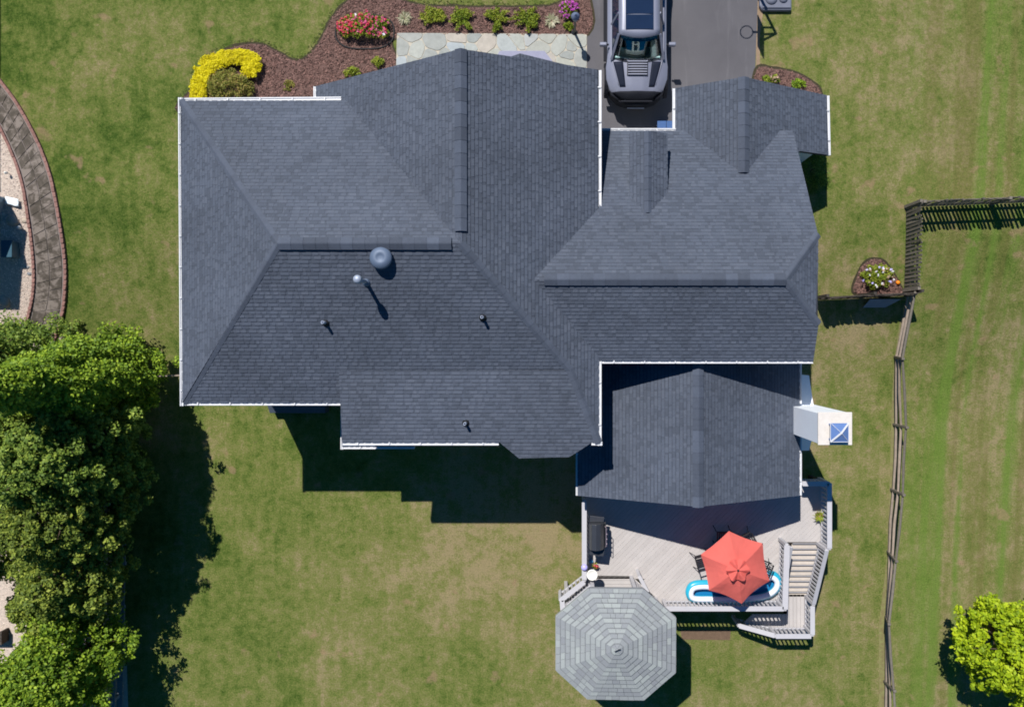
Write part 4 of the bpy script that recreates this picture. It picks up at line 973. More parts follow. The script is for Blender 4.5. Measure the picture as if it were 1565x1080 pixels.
# table and chairs
tb = thing('patio_table', 'round dark patio table under the coral umbrella', 'table', base+Vector((0, 0, 0)))
mb = MB().lathe(base, [(.50, .70), (.52, .71), (.52, .73), (.50, .74)], 32); mb.build('tabletop', M_BLACKP, tb)
for i in range(4):
    th = R(45+90*i); MB().tube([base+Vector((math.cos(th)*.2, math.sin(th)*.2, .7)), base+Vector((math.cos(th)*.42, math.sin(th)*.42, .0))], .018, 8).build('leg', M_BLACKP, tb)
def make_chair(lab):
    b = Vector((0, 0, 0)); c = thing('patio_chair', lab, 'chair', b, 'dark metal chairs round the deck table')
    mb = MB()
    for k in range(7): x = -.2+k*.067; mb.box(x-.022, x+.022, -.2, .22, .42, .43)
    mb.build('seat', M_BLACKP, c)
    mb = MB(); mb.bar((-.24, -.27, .88), (.24, -.27, .88), .04, .03); mb.bar((-.24, -.22, .5), (.24, -.22, .5), .03, .03)
    for k in range(7): x = -.2+k*.067; mb.bar((x, -.27, .88), (x, -.22, .5), .02, .015)
    mb.build('backrest', M_BLACKP, c)
    for sx_ in (-1, 1):
        MB().tube([(sx_*.26, .25, 0), (sx_*.25, .22, .64)], .014, 6).build('leg', M_BLACKP, c)
        MB().tube([(sx_*.27, -.33, 0), (sx_*.25, -.22, .45), (sx_*.24, -.28, .9)], .014, 6).build('leg', M_BLACKP, c)
        MB().bar((sx_*.25, .24, .64), (sx_*.25, -.26, .66), .045, .02).build('armrest', M_BLACKP, c)
    return c
def copy_tree(o, lab, loc, rz):
    r = o.copy(); COL.objects.link(r); r['label'] = lab; r.location = loc; r.rotation_euler = (0, 0, rz)
    for ch in o.children:
        c = ch.copy(); COL.objects.link(c); c.parent = r
        for g in ch.children: d = g.copy(); COL.objects.link(d); d.parent = c
    return r
def face(p, q): d = q-p; return math.atan2(d.y, d.x)-math.pi/2
pos = [W(1074, 857, DZ+.5), W(1163, 865, DZ+.5), W(1106, 822, DZ+.5), W(1140, 826, DZ+.5)]
ch0 = make_chair('dark metal slat chair left of the coral umbrella, mostly in sun')
for i, (p, lab) in enumerate(zip(pos, (None, 'dark metal slat chair right of the coral umbrella, only its edge showing', 'dark metal slat chair in the roof shadow above the upper left umbrella edge', 'dark metal slat chair in the roof shadow above the upper right umbrella edge'))):
    loc = Vector((p.x, p.y, DZ)); rz = face(loc, base)+(-.12 if i == 0 else 0)
    if i == 0: ch0.location = loc; ch0.rotation_euler = (0, 0, rz)
    else: copy_tree(ch0, lab, loc, rz)
# inflatable pool
pc = W(1121, 899, DZ); ip = thing('inflatable_pool', 'blue and white inflatable pool lying on the deck below the umbrella', 'inflatable pool', pc)
path = spline([(1053, 905), (1058, 894), (1074, 891), (1092, 893), (1120, 900), (1146, 896), (1166, 882), (1180, 877), (1189, 886), (1186, 899), (1172, 909), (1148, 914), (1118, 916), (1085, 915), (1060, 914)], 6)
Pt = [W(x, y, DZ+.17) for x, y in path]
MB().tube(Pt, .13, 14, closed=True).build('outer_tube', M_CYAN, ip, smooth=True)
cc = sum(Pt, Vector((0, 0, 0)))/len(Pt)
def inset(P, d):
    o = []
    n = len(P)
    for i in range(n):
        t = (P[(i+1) % n]-P[i-1]); t.z = 0; t.normalize(); nn = Vector((-t.y, t.x, 0))
        if nn.dot(cc-P[i]) < 0 and abs((cc-P[i]).y) > .1: nn = -nn
        o.append(P[i]+nn*d)
    return o
ar = sum(Pt[i].x*Pt[(i+1) % len(Pt)].y-Pt[(i+1) % len(Pt)].x*Pt[i].y for i in range(len(Pt)))
sg = 1 if ar > 0 else -1; n = len(Pt); inn = []
for i in range(n):
    t = (Pt[(i+1) % n]-Pt[i-1]); t.z = 0; t.normalize(); inn.append(Pt[i]+Vector((-t.y, t.x, 0))*.055*sg+Vector((0, -.035, .07)))
MB().tube(inn, .10, 12, closed=True).build('inner_tube', M_WVINYL, ip, smooth=True)
mb = MB().prism([p-Vector((0, 0, .13)) for p in Pt], .02); mb.build('pool_floor', mat('deep_blue_vinyl', (.01, .16, .36), .3, .08, 3, bs=0), ip)
p = W(1062, 914, DZ); MB().box(p.x-.2, p.x+.2, p.y-.09, p.y+.11, DZ, DZ+.16).build('storage_box', M_CREAM, label='small cream box on the deck beside the left end of the pool', cat='box', bevel=.03)
# potted plant
pp = W(1250, 786, DZ); pl_ = thing('potted_plant', 'spiky green plant in a pinkish pot at the upper right deck rail', 'potted plant', pp)
MB().lathe(pp, [(.10, 0), (.14, .24), (.13, .25), (.12, .2), (.01, .2)], 16).build('pot', mat('pink_clay', (.42, .2, .19), .8), pl_, smooth=True)
quads('foliage', blades(pp+Vector((0, 0, .2)), .05, 90, .26, .013), L_YG, pl_, kind='stuff'); quads('blossoms', leaves([pp+Vector((.1, .03, .3)), pp+Vector((-.12, -.06, .25))], .07, 9, .018), L_PINK, pl_, kind='stuff')

# ================================================================== FENCES
def picket_mesh(w, h, m, pointed=True):
    mb = MB(); t = .011
    prof = [(-w/2, 0), (w/2, 0), (w/2, h-.05), (w*.2, h), (-w*.2, h), (-w/2, h-.05)]; n = 6
    mb.add([(x, -t, z) for x, z in prof]+[(x, t, z) for x, z in prof], [tuple(range(n)), tuple(range(2*n-1, n-1, -1))]+[((i+1) % n, i, n+i, n+(i+1) % n) for i in range(n)]); return mesh_of(mb, 'picket', m)
def picket_fence(label, A_, B_, h, m, n, w, post_every=2.4, group='grey picket fences', hz=None, flip=False):
    f = thing('picket_fence', label, 'fence', A_, group); d = (B_-A_); ang = math.atan2(d.y, d.x); pm = picket_mesh(w, h, m); L = d.length
    side = Vector((-math.sin(ang), math.cos(ang), 0))
    for i in range(n):
        p = A_.lerp(B_, (i+.5)/n); p.z = gz(p.y)+.03
        q = piece('picket', pm, f, p+side*(-.04 if flip else .04), ang, (1, 1, (hz((i+.5)/n) if hz else 1)*random.uniform(.985, 1.015)))
        q.rotation_euler = (random.uniform(-.03, .03), random.uniform(-.03, .03), ang+random.uniform(-.05, .05))
    for z in (.3, h-.3): MB().bar(A_+Vector((0, 0, z)), B_+Vector((0, 0, z)), .04, .09).build('rail', m, f)
    k = max(1, round(L/post_every))
    for i in range(k+1):
        p = A_.lerp(B_, i/k)-side*.05; MB().box(p.x-.05, p.x+.05, p.y-.05, p.y+.05, gz(p.y)-.1, gz(p.y)+h+.02).build('post', m, f)
    return f
picket_fence('weathered grey picket fence running down from the corner, seen from above as leaning slats', G(1386, 316), G(1383, 444), 1.2, M_WOOD, 22, .085, 3, flip=True)
picket_fence('weathered picket fence running right from the corner with a dark slatted shadow', G(1389, 315), G(1640, 305), 1.2, M_WOOD, 42, .09, 2.6, flip=True)
picket_fence('dark solid board fence between the house and the small flower bed', G(1384, 450), G(1246, 457), 1.3, M_WOODD, 28, .135, 1.65, hz=lambda t: 1-.09*math.sin(math.pi*((t*2.0) % 1)))
p = G(1345, 474); MB().prism([(q.x, q.y, q.z) for q in (G(1324, 458, .35), G(1371, 458, .35), G(1352, 470, .05), G(1318, 470, .05))], .04).build('leaning_panel', mat('blue_panel', (.17, .22, .30), .5, .1, bs=0), label='pale bluish panel lying in the shadow behind the dark board fence', cat='panel')

# split rail fence: each bay is three round rails between posts
sr = thing('split_rail_fence', 'long grey three rail split rail fence running down the right yard', 'fence', G(1364, 700))
pst_b = [(1385, 452), (1368, 545), (1366, 648), (1362, 747), (1357, 842), (1354, 942), (1352, 1040), (1349, 1140)]
pst_t = [(1399, 449), (1380, 548), (1386, 653), (1381, 756), (1370, 857), (1359, 953), (1367, 1055), (1372, 1165)]
PB_ = [G(*q) for q in pst_b]; PT_ = [W(q[0], q[1], gz(b.y)+1.12) for q, b in zip(pst_t, PB_)]
for a, b in zip(PB_, PT_):
    d = (b-a); MB().bar(a-d*.06, b+d*.05, .11, .09, up=Vector((0, 1, 0))).build('post', M_WOOD, sr, bevel=.01)
for i in range(len(PB_)-1):
    for f in (.18, .56, .93):
        a = PB_[i].lerp(PT_[i], f); b = PB_[i+1].lerp(PT_[i+1], f); mid = (a+b)/2+Vector((random.uniform(-.03, .03), 0, random.uniform(-.03, .02)))
        d = (b-a).normalized()*.1
        MB().tube([a-d, mid, b+d], [.04, .052, .04], 7).build('rail', M_WOODL if f < .9 else M_WOOD, sr)
sheet('worn_soil_line', [(1378, 462), (1386, 462), (1372, 560), (1369, 660), (1364, 760), (1358, 860), (1355, 960), (1355, 1120), (1343, 1120), (1346, 960), (1350, 850), (1356, 740), (1361, 640), (1364, 540)], .005, mat('worn_soil', (.20, .135, .07), .95, .35, 7, bs=.5, col2=(.16, .17, .06)), wob=.22, kind='structure')

# grey board fence among the left trees
gf = thing('board_fence', 'bluish grey double board fence in the shade behind the left trees', 'fence', G(190, 900))
for y in range(640, 1090, 22):
    a, b = G(196-(y-640)*.022, y), G(196-(y-618)*.022, y+22)
    for z, xo in ((1.25, -.0), (.7, .03), (.25, .05)):
        a2, b2 = a+Vector((xo, -.01, z)), b+Vector((xo, .01, z)); MB().bar(a2, b2, .035, .2, up=Vector((1, 0, 0)) if z < 1.2 else Vector((0, 0, 1))).build('board', M_GFENCE, gf)
    if (y//22) % 3 == 0: MB().box(a.x-.06, a.x+.06, a.y-.06, a.y+.06, -.1, 1.35).build('post', M_GFENCE, gf)
mb = MB().bar(G(236, 574)+Vector((0, 0, 1.1)), W(282, 573, 1.1), .05, .12)
mb.build('fence_rail', M_WOODL, label='short pale fence rail between the big left tree and the house corner', cat='rail')

# ================================================================== TREES
TG = 'tall evergreens along the left fence'
tree('evergreen_tree', 'tall dense fresh green evergreen nearest the house corner, brightest crown of the left row', 205, 575, 7.6, 1.75, L_BRIGHT, TG, n=760, per=70, size=.075)
tree('evergreen_tree', 'dark pine behind the end of the paver path, uppermost left', 100, 545, 6.6, 1.6, L_DARK, TG, n=380, per=60, size=.07)
tree('evergreen_tree', 'deep green tree below the brightest left crown, throwing the widest lawn shadow', 200, 668, 6.4, 1.8, L_DARK, TG, n=520, per=80, clump=.25, kind='round', z0=.8)
tree('evergreen_tree', 'dusky blue green tree midway down the left edge of the picture', 115, 700, 6.5, 1.5, L_DARK, TG, n=289, per=95, clump=.25)
tree('evergreen_tree', 'olive tree with loose clumped branches in the middle of the left row', 192, 752, 5.6, 1.75, L_OLIVE, TG, n=400, per=80, clump=.25, kind='round', z0=.8)
tree('evergreen_tree', 'thin olive tree with pink gravel showing through its crown', 172, 838, 4.3, 1.75, L_OLIVE, TG, n=230, per=80, clump=.24, kind='round', z0=.8)
tree('evergreen_tree', 'olive green tree at the far left edge below the dusky one', 60, 815, 5.4, 1.3, L_OLIVE, TG, n=240, per=54, clump=.28)
tree('evergreen_tree', 'deep green tree filling the left edge beside the brightest crown', 40, 640, 5.6, 1.7, L_DARK, TG, n=323, per=95, clump=.25)
tree('evergreen_tree', 'dark green tree behind the dusky one, second from the left edge', 150, 645, 6.6, 1.6, L_DARK, TG, n=360, per=80, clump=.26)
tree('evergreen_tree', 'olive green conifer leaning over the far left edge below the path end', 20, 560, 4.6, 1.5, L_OLIVE, TG, n=260, per=70, clump=.27)
tree('evergreen_tree', 'small sparse olive conifer among pale stones above the bottom lime tree', 118, 890, 3.4, 1.2, L_OLIVE, TG, n=110, per=70, clump=.24)
tree('evergreen_tree', 'short olive evergreen low beside the grey board fence', 172, 880, 3.6, 1.1, L_OLIVE, TG, n=120, per=54, clump=.26)
tree('leafy_tree', 'rounded lime green tree at the lower left beside the grey fence', 158, 975, 4.6, 1.85, L_BRIGHT, 'broadleaf trees', n=520, per=58, kind='round', size=.08)
tree('leafy_tree', 'rounded lime green tree cut by the bottom left corner of the picture', 95, 1085, 4.4, 1.7, L_BRIGHT, 'broadleaf trees', n=380, per=56, kind='round', size=.08)
tree('leafy_tree', 'bright yellow green tree at the lower right edge of the lawn', 1494, 948, 4.2, 1.75, L_LIME, 'broadleaf trees', n=330, per=60, kind='round', size=.095, z0=1.1, clump=.27)

# ================================================================== SHRUBS AND FLOWERS
def shrub(label, px, py, rx, ry, h, lm, n=40, per=45, size=.03, group=None, name='shrub', clump=.12, cat='shrub', blooms=None):
    b = G(px, py); t = thing(name, label, cat, b, group); C = []
    for i in range(n):
        th = random.random()*6.283; q = math.sqrt(random.random()); C.append((b.x+math.cos(th)*rx*q, b.y+math.sin(th)*ry*q, b.z+h*(.35+.6*(1-q*q))*random.uniform(.7, 1)))
    quads('foliage', leaves(C, clump, per, size, .8), lm, t, kind='stuff')
    MB().tube([b-Vector((0, 0, .05)), b+Vector((0, 0, h*.6))], [.03, .015], 6).build('stem', M_BARK, t)
    if blooms:
        for nm, m, k in blooms:
            Cb = []
            for i in range(k):
                th = random.random()*6.283; q = math.sqrt(random.random()); Cb.append((b.x+math.cos(th)*rx*q*1.08, b.y+math.sin(th)*ry*q*1.08, b.z+h*(.45+.6*(1-q*q))+.06))
            quads(nm, leaves(Cb, .04, 10, .028, .6, up=1.5), m, t, kind='stuff')
    return t
for (x, lab) in ((662, 'yellow green fern like shrub first from the left in the row of four'), (708, 'yellow green fern like shrub second from the left in the row of four'), (760, 'yellow green fern like shrub third from the left in the row of four'), (806, 'yellow green fern like shrub last on the right in the row of four')):
    b = G(x, 33); t = thing('shrub', lab, 'shrub', b, 'row of yellow green shrubs in front bed'); A_ = []
    for k in range(random.randint(14, 19)):
        th = random.random()*6.283; l = random.uniform(.30, .50)
        for s in np.linspace(.15, 1, 7): A_.append((b.x+math.cos(th)*l*s, b.y+math.sin(th)*l*s, b.z+.05+.15*math.sin(s*2.2)))
    quads('foliage', leaves(A_, .085, 22, .03, .6), L_YG, t, kind='stuff')
    MB().tube([b-Vector((0, 0, .05)), b+Vector((0, 0, .25))], [.03, .015], 6).build('stem', M_BARK, t)
for (x, y, lab) in ((619, 29, 'pale cream spiky grass tuft left of the four yellow green shrubs'), (843, 33, 'pale cream spiky grass tuft right of the four yellow green shrubs')):
    b = G(x, y); t = thing('ornamental_grass', lab, 'ornamental grass', b, 'pale grass tufts'); quads('foliage', blades(b+Vector((0, 0, .02)), .05, 110, .30, .016), L_PALE, t, kind='stuff')
# flower oval with black edging
fb = G(558, 48); t = thing('flower_bush', 'large oval planting of red, pink and white flowers ringed by black edging', 'flowers', fb)
C = []; Cr = []; Cp = []; Cw = []
for i in range(190):
    th = random.random()*6.283; q = math.sqrt(random.random()); x, y = math.cos(th)*q, math.sin(th)*q
    if y < -.62 and abs(x) < .75: continue
    p = (fb.x+x*.93, fb.y+y*.52+.02, fb.z+.2+.2*(1-q*q)+random.uniform(-.05, .05)); C.append(p)
    for _ in range(2):
        p2 = (p[0]+random.uniform(-.08, .08), p[1]+random.uniform(-.08, .08), p[2]+.09)
        rr = random.random()
        if rr < .42: (Cr if random.random() < .6+.35*(-x) else Cp).append(p2)
quads('foliage', leaves(C, .11, 34, .03, .7), L_YG, t, kind='stuff')
quads('red_blossoms', leaves(Cr, .045, 9, .026, .6, up=1.5), L_RED, t, kind='stuff'); quads('pink_blossoms', leaves(Cp, .05, 9, .026, .6, up=1.5), L_PINK, t, kind='stuff')
quads('white_blossoms', leaves([G(549, 31, .45), G(590, 60, .42)], .05, 14, .03, .5, up=1.5), L_WHT, t, kind='stuff')
ring = [Vector((fb.x+math.copysign(abs(math.cos(a))**.7, math.cos(a))*1.06, fb.y-.04+math.copysign(abs(math.sin(a))**.8, math.sin(a))*.62, fb.z+.05)) for a in np.linspace(0, 2*math.pi, 40, endpoint=False)]
MB().tube(ring, .03, 6, closed=True).build('edging', M_RUB, t)
# golden hedge arc and russet bush
hp_ = res(spline([(309, 162), (309, 138), (316, 115), (332, 99), (356, 92), (382, 93), (392, 104), (384, 112)], 6, False), 44)
b0 = G(350, 115); t = thing('hedge', 'curved bright golden yellow hedge around the russet bush', 'hedge', b0); C = []
for q in hp_:
    g = G(q.x, q.y)
    for _ in range(16): C.append((g.x+random.uniform(-.23, .23), g.y+random.uniform(-.21, .21), g.z+random.uniform(.22, .34)))
quads('foliage', leaves(C, .10, 75, .026, .5, up=1.4), L_YEL, t, kind='stuff'); MB().tube([G(q.x, q.y, .08) for q in hp_[::6]], .03, 6).build('stem', M_BARK, t)
shrub('russet and olive bush inside the golden hedge by the roof edge', 356, 137, .78, .62, .75, L_RUST, n=120, per=50, size=.03, clump=.15, group=None)
shrub('small bright green shrub in mulch just left of the flagstones', 579, 97, .2, .16, .3, L_YG, n=16, clump=.08)
shrub('low green shrub half hidden by the left gable slope', 541, 113, .32, .16, .35, L_YG, n=20, clump=.09)
shrub('sparse low olive plant in the mulch near the left gutter end', 439, 131, .26, .18, .14, L_RUST, n=16, per=22, clump=.07)
shrub('magenta petunia bush at the right end of the front bed by the lamp', 869, 18, .34, .3, .35, L_YG, n=34, clump=.1, blooms=[('blossoms', L_MAG, 46)], cat='flowers', name='flower_bush')
shrub('small green clump just below the magenta flowers', 868, 42, .16, .14, .2, L_YG, n=12, clump=.07)
shrub('low green shrub in the right garage bed nearer the driveway', 1178, 123, .28, .14, .3, L_YG, n=16, clump=.08, blooms=[('blossoms', L_DRY, 5)])
shrub('low dark green shrub in the right garage bed farther from the driveway', 1219, 131, .24, .16, .3, L_BRIGHT, n=16, clump=.08)
shrub('dark green shrub in the shadow beside the garage wall', 1238, 262, .5, .8, .8, L_DARK, n=70, clump=.16)
t = shrub('white and lilac flowering shrub in the small mulch bed by the fence corner', 1338, 423, .55, .42, .45, L_YG, n=60, clump=.11, blooms=[('white_blossoms', L_WHT, 12), ('lilac_blossoms', L_LILAC, 9), ('dry_blossoms', L_DRY, 9)], cat='flowers', name='flower_bush')
MB().lathe(G(1371, 432), [(.01, 0), (.06, .02), (.08, .07), (.06, .12), (.01, .14)], 14).build('ball', mat('orange_rubber', (.8, .22, .01), .5, .05, bs=0), label='small orange ball at the right tip of the small mulch bed', cat='ball', smooth=True)
# grass tufts overhanging the bed edges
C = []
for i in range(len(front_bed)):
    a, b = Vector((*front_bed[i], 0)), Vector((*front_bed[(i+1) % len(front_bed)], 0)); L = (b-a).length
    for _ in range(int(L*16)):
        p = a.lerp(b, random.random()); d = (b-a).normalized(); nn = Vector((d.y, -d.x, 0)); s = random.uniform(.06, .22)
        for sg_ in (1, -1):
            q = p+nn*s*sg_
            if not inpoly(q.x, q.y, front_bed) and 7.8 < q.y < 14 and q.x < 1.0 and not (q.y < 11.6 and q.x > -6.2) and not (q.y < 9.2 and q.x > -13): C.append((q.x, q.y, gz(q.y)+.012))
quads('edge_grass', leaves(np.array(C), .06, 9, .022, .35, up=1.5), L_GRASS, kind='stuff', label='longer grass along the front bed edge')

# ================================================================== THINGS AROUND
# lamp post
lb = G(878, 51); lp2 = thing('lamp_post', 'short dark lamp post with grey blue head at the end of the flagstones', 'lamp post', lb)
lt = W(879, 30, GT+1.35); MB().tube([lb, Vector((lb.x+.0, lb.y+.0, lb.z+1.2))], [.05, .035], 10).build('post', M_BLACKP, lp2)
MB().lathe((lb.x, lb.y, lb.z), [(.12, 0), (.12, .05), (.05, .1)], 14).build('base', M_BLACKP, lp2)
MB().lathe((lb.x, lb.y, lb.z+1.15), [(.05, 0), (.10, .05), (.12, .22), (.15, .25), (.15, .27), (.08, .36), (.02, .42), (.01, .45)], 18).build('lamp_head', mat('lamp_head_blue', (.12, .15, .24), .35, .1, bs=0), lp2, smooth=True)
# recycling bins by the garage corner
for (x, lab) in ((1009, 'blue recycling bin beside the garage corner, left of the pair'), (1023, 'blue recycling bin tucked against the white garage gutter, right of the pair')):
    b = G(x, 196); t = thing('recycling_bin', lab, 'bin', b, 'blue bins by the garage')
    w = .15; MB().add([(b.x-w*.8, b.y-.1, b.z), (b.x+w*.8, b.y-.1, b.z), (b.x+w*.8, b.y+.1, b.z), (b.x-w*.8, b.y+.1, b.z), (b.x-w, b.y-.13, b.z+.4), (b.x+w, b.y-.13, b.z+.4), (b.x+w, b.y+.13, b.z+.4), (b.x-w, b.y+.13, b.z+.4)], [(3, 2, 1, 0), (0, 1, 5, 4), (1, 2, 6, 5), (2, 3, 7, 6), (3, 0, 4, 7), (4, 5, 6, 7)]).build('body', M_BIN, t, bevel=.01)
    MB().box(b.x-w-.01, b.x+w+.01, b.y-.14, b.y+.14, b.z+.4, b.z+.43).build('lid', M_BIN, t, bevel=.01)
    MB().bar((b.x-w*.6, b.y-.15, b.z+.41), (b.x+w*.6, b.y-.15, b.z+.41), .02, .02).build('handle', M_BLACKP, t)
# basketball hoop: base at the frame's top edge, board above it casts the shadow
hb = G(1183, 4); bh = thing('basketball_hoop', 'portable basketball hoop whose grey base and shadow show beside the driveway', 'basketball hoop', hb)
x0, x1 = G(1159, 0).x, G(1208, 0).x; yb_ = G(1180, 19).y
M_HB = mat('hoop_base_plastic', (.13, .14, .18), .5, .15, 4, bs=.1)
MB().prism([(x0, yb_+.15, GT+.17), (x0+.12, yb_, GT+.17), (x1, yb_, GT+.17), (x1, yb_+1.0, GT+.17), (x0, yb_+1.0, GT+.17)], .17).build('base', M_HB, bh, bevel=.05)
for dx_, dy_, r in ((.42, .42, .22), (.85, .42, .16)): MB().lathe((x0+dx_, yb_+dy_, GT+.16), [(r, 0), (r*.95, .05), (r*.5, .07), (.01, .075)], 20).build('base_lug', M_HB, bh, smooth=True)
MB().bar((x0+.1, yb_+.1, GT+.19), (x1-.05, yb_+.1, GT+.19), .05, .04).build('base_lip', M_HB, bh)
# hoop geometry solved from its shadow: ring shadow near (1141,50), pole shadow (1158,0)->(1185,52)
cot = math.cos(EL)/math.sin(EL); SV = Vector((SUN_AZ[0]*cot, SUN_AZ[1]*cot, 0))
def from_shadow(px, py, h): s = G(px, py); return Vector((s.x, s.y, GT+h))-SV*h
rg = from_shadow(1141, 50, 2.7)
pole_top = from_shadow(1186, 52, 2.95); pole_b = Vector((pole_top.x-.0, pole_top.y-.0, GT+.1))
pb = from_shadow(1158, -4, .15); pole_b = Vector((pb.x, pb.y, GT+.1))
MB().tube([pole_b, pole_top], .05, 10).build('pole', M_BLACKP, bh)
bd = from_shadow(1160, 50, 2.75)
mb = MB(); mb.bar(pole_top, bd+Vector((0, .12, .3)), .05, .06); mb.bar(pole_top-Vector((0, .0, .35)), bd+Vector((0, .12, -.1)), .05, .05); mb.bar(pole_top, bd+Vector((0, -.12, .3)), .05, .06); mb.build('bracket', M_BLACKP, bh)
MB().box(bd.x-.03, bd.x+.0, bd.y-.56, bd.y+.56, bd.z-.1, bd.z+.62).build('backboard', mat('smoked_acrylic', (.10, .11, .12), .2, .05, bs=0), bh)
MB().tube([rg+Vector((math.cos(a)*.225, math.sin(a)*.225, 0)) for a in np.linspace(0, 2*math.pi, 24, endpoint=False)], .018, 6, closed=True).build('rim', mat('rim_orange', (.5, .08, .02), .4, .1, bs=0), bh)
MB().bar(rg+Vector((.2, 0, 0)), bd+Vector((0, 0, 0)), .06, .03).build('rim_bracket', M_BLACKP, bh)
# neighbour: wall of the house outside the frame, boulders, pale bucket, sheet
nb = thing('neighbour_house', 'neighbouring building just outside the left edge, known by its shadow on the gravel', 'house', G(-60, 250))
gA = G(-36, 230); gB = G(-8, 300)
MB().box(-60, gA.x, G(0, 215).y, G(0, -200).y, -.3, 4.4).build('wall', M_CLAP, nb)
shd = thing('shed', 'low blue grey shed at the left picture edge shading the gravel', 'shed', G(-20, 350))
P4 = [G(11, 303), G(-16, 405), G(-160, 405), G(-160, 303)]; zt_ = gz(P4[0].y)+1.7
MB().prism([(p.x, p.y, zt_) for p in P4], 2.6).build('wall', mat('blue_grey_siding', (.22, .29, .35), .6, .1), shd)
MB().prism([(p.x+(.06 if p.x > -22 else 0), p.y, zt_+.06) for p in P4], .05).build('roof', M_CONC, shd)
for y_ in (322, 368): MB().bar(G(9-(y_-303)*.165, y_, 1.0), G(9-(y_-303)*.165, y_, 1.0)+Vector((.25, -.03, 0)), .04, .03).build('bracket', M_GUT, shd)
M_ROCK = mat('pale_boulder', (.42, .35, .28), .9, .25, 5, bs=.7, bscale=15, bdist=.03)
def rock(px, py, r, lab, m=M_ROCK, fl=.6, sx_=1.3, rz=0.):
    c = G(px, py); mb = MB(); vs = []; n = 10
    prof = [(.05, .95), (.55, .8), (.92, .45), (1, .1), (.9, -.2)]
    for q, z in prof:
        for j in range(n):
            a = 2*math.pi*j/n; k = 1+.22*noise.noise(Vector((math.cos(a)*2+px, math.sin(a)*2, z*2))); x, y = math.cos(a)*q*r*k*sx_, math.sin(a)*q*r*k
            vs.append((c.x+x*math.cos(rz)-y*math.sin(rz), c.y+x*math.sin(rz)+y*math.cos(rz), c.z+z*r*fl))
    mb.add(vs, [(i*n+j, (i+1)*n+j, (i+1)*n+(j+1) % n, i*n+(j+1) % n) for i in range(4) for j in range(n)]+[tuple(range(n))]); mb.build('boulder', m, label=lab, cat='boulder', group='boulders on the gravel', smooth=True)
rock(20, 337, .2, 'pale tan boulder on the gravel midway along the paver path', rz=-.4); rock(38, 337, .1, 'small tan stone against the inner brick edging'); rock(8, 460, .2, 'pale grey boulder at the tip of the gravel beside the lowest dark tree', rz=-1.1)
rock(42, 408, .07, 'small grey stone on the gravel, upper of two', mat('grey_stone', (.2, .21, .22), .8)); rock(45, 418, .07, 'small grey stone on the gravel, lower of two', MATS['grey_stone'])
for x, y, r, lab in ((15, 266, .05, 'little white globe light in the sunny gravel above the boulders'), (35, 349, .06, 'little white globe light beside the tan boulder')):
    b = G(x, y); MB().lathe(b, [(.015, 0), (.015, .12), (r, .16), (r, .22), (r*.5, .27), (.005, .28)], 12).build('garden_light', M_WHITE, label=lab, cat='light', smooth=True, group='small white garden lights')
b = G(22, 306); mb = MB(); vs = []
for j in range(7):
    for i in range(9): vs.append((b.x-.25+i*.06, b.y-.14+j*.045-i*.015, b.z+.12+.06*noise.noise(Vector((i*.6, j*.6, 3)))))
mb.add(vs, [(j*9+i, j*9+i+1, (j+1)*9+i+1, (j+1)*9+i) for j in range(6) for i in range(8)]); o = mb.build('white_sheet', mat('white_tarp', (.7, .76, .8), .5, .05, bs=0), label='crumpled white plastic sheet on the gravel above the tan boulder', cat='plastic sheet', smooth=True)
so_ = o.modifiers.new('solid', 'SOLIDIFY'); so_.thickness = .01
ub = G(24, 382); tk = thing('storage_chest', 'small dark teal chest on the gravel in the shadow beside the shed', 'chest', ub)
MB().box(ub.x-.2, ub.x+.16, ub.y-.3, ub.y+.28, ub.z, ub.z+.4).build('body', mat('teal_plastic', (.03, .09, .13), .5, .1), tk, bevel=.02); MB().box(ub.x-.22, ub.x+.18, ub.y-.32, ub.y+.3, ub.z+.4, ub.z+.45).build('lid', MATS['teal_plastic'], tk, bevel=.02)
b = G(3, 968); fp = thing('garden_bench', 'dark brown wooden bench on the pale gravel at the left edge', 'bench', b)
for k in range(4): MB().box(b.x-.35, b.x+.3, b.y-.25+k*.13, b.y-.14+k*.13, .4, .44).build('slat', M_WOODD, fp)
for sx_ in (-.3, .22): MB().box(b.x+sx_, b.x+sx_+.06, b.y-.24, b.y+.24, 0, .4).build('leg', M_WOODD, fp)

# ================================================================== PICKUP TRUCK
cX = W(974, 100, GT+1.2).x; yF = W(974, 158, GT+.75).y; zg = GT+.015
car = thing('pickup_truck', 'dark grey pickup truck with black hood stripes parked nose down on the driveway', 'pickup truck', (cX, yF+2.5, zg))
M_PAINT = mat('grey_car_paint', (.19, .20, .26), .4, .05, 2, bs=0, metal=.1, coat=.15, spec=.5)
M_CBLK = mat('car_black_trim', (.012, .013, .018), .65, .1, 5, bs=0, spec=.12)
M_STRIPE = mat('car_black_stripe', (.010, .014, .028), .6, .05, bs=0, spec=.12)
def glassy():
    m, t, b = nodes('windscreen_glass'); tr = N(t, 'ShaderNodeBsdfTransparent', ins={0: (.62, .82, .78, 1)}); gl = N(t, 'ShaderNodeBsdfGlossy', ins={0: (1, 1, 1, 1), 1: .03}); fr = N(t, 'ShaderNodeFresnel', ins={0: 2.1})
    mx_ = N(t, 'ShaderNodeMixShader'); t.links.new(fr.outputs[0], mx_.inputs[0]); t.links.new(tr.outputs[0], mx_.inputs[1]); t.links.new(gl.outputs[0], mx_.inputs[2]); t.links.new(mx_.outputs[0], t.nodes['Material Output'].inputs[0]); return m
M_WS = glassy(); M_TINT = mat('tinted_glass', (.012, .022, .05), .07, .1, 2, bs=0, spec=.9); M_SEAT_REFL = mat('seat_leather_glass_reflection', (.36, .54, .51), .7, .15, 5)  # dash and seat teal brightened to stand in for the windscreen's green reflection
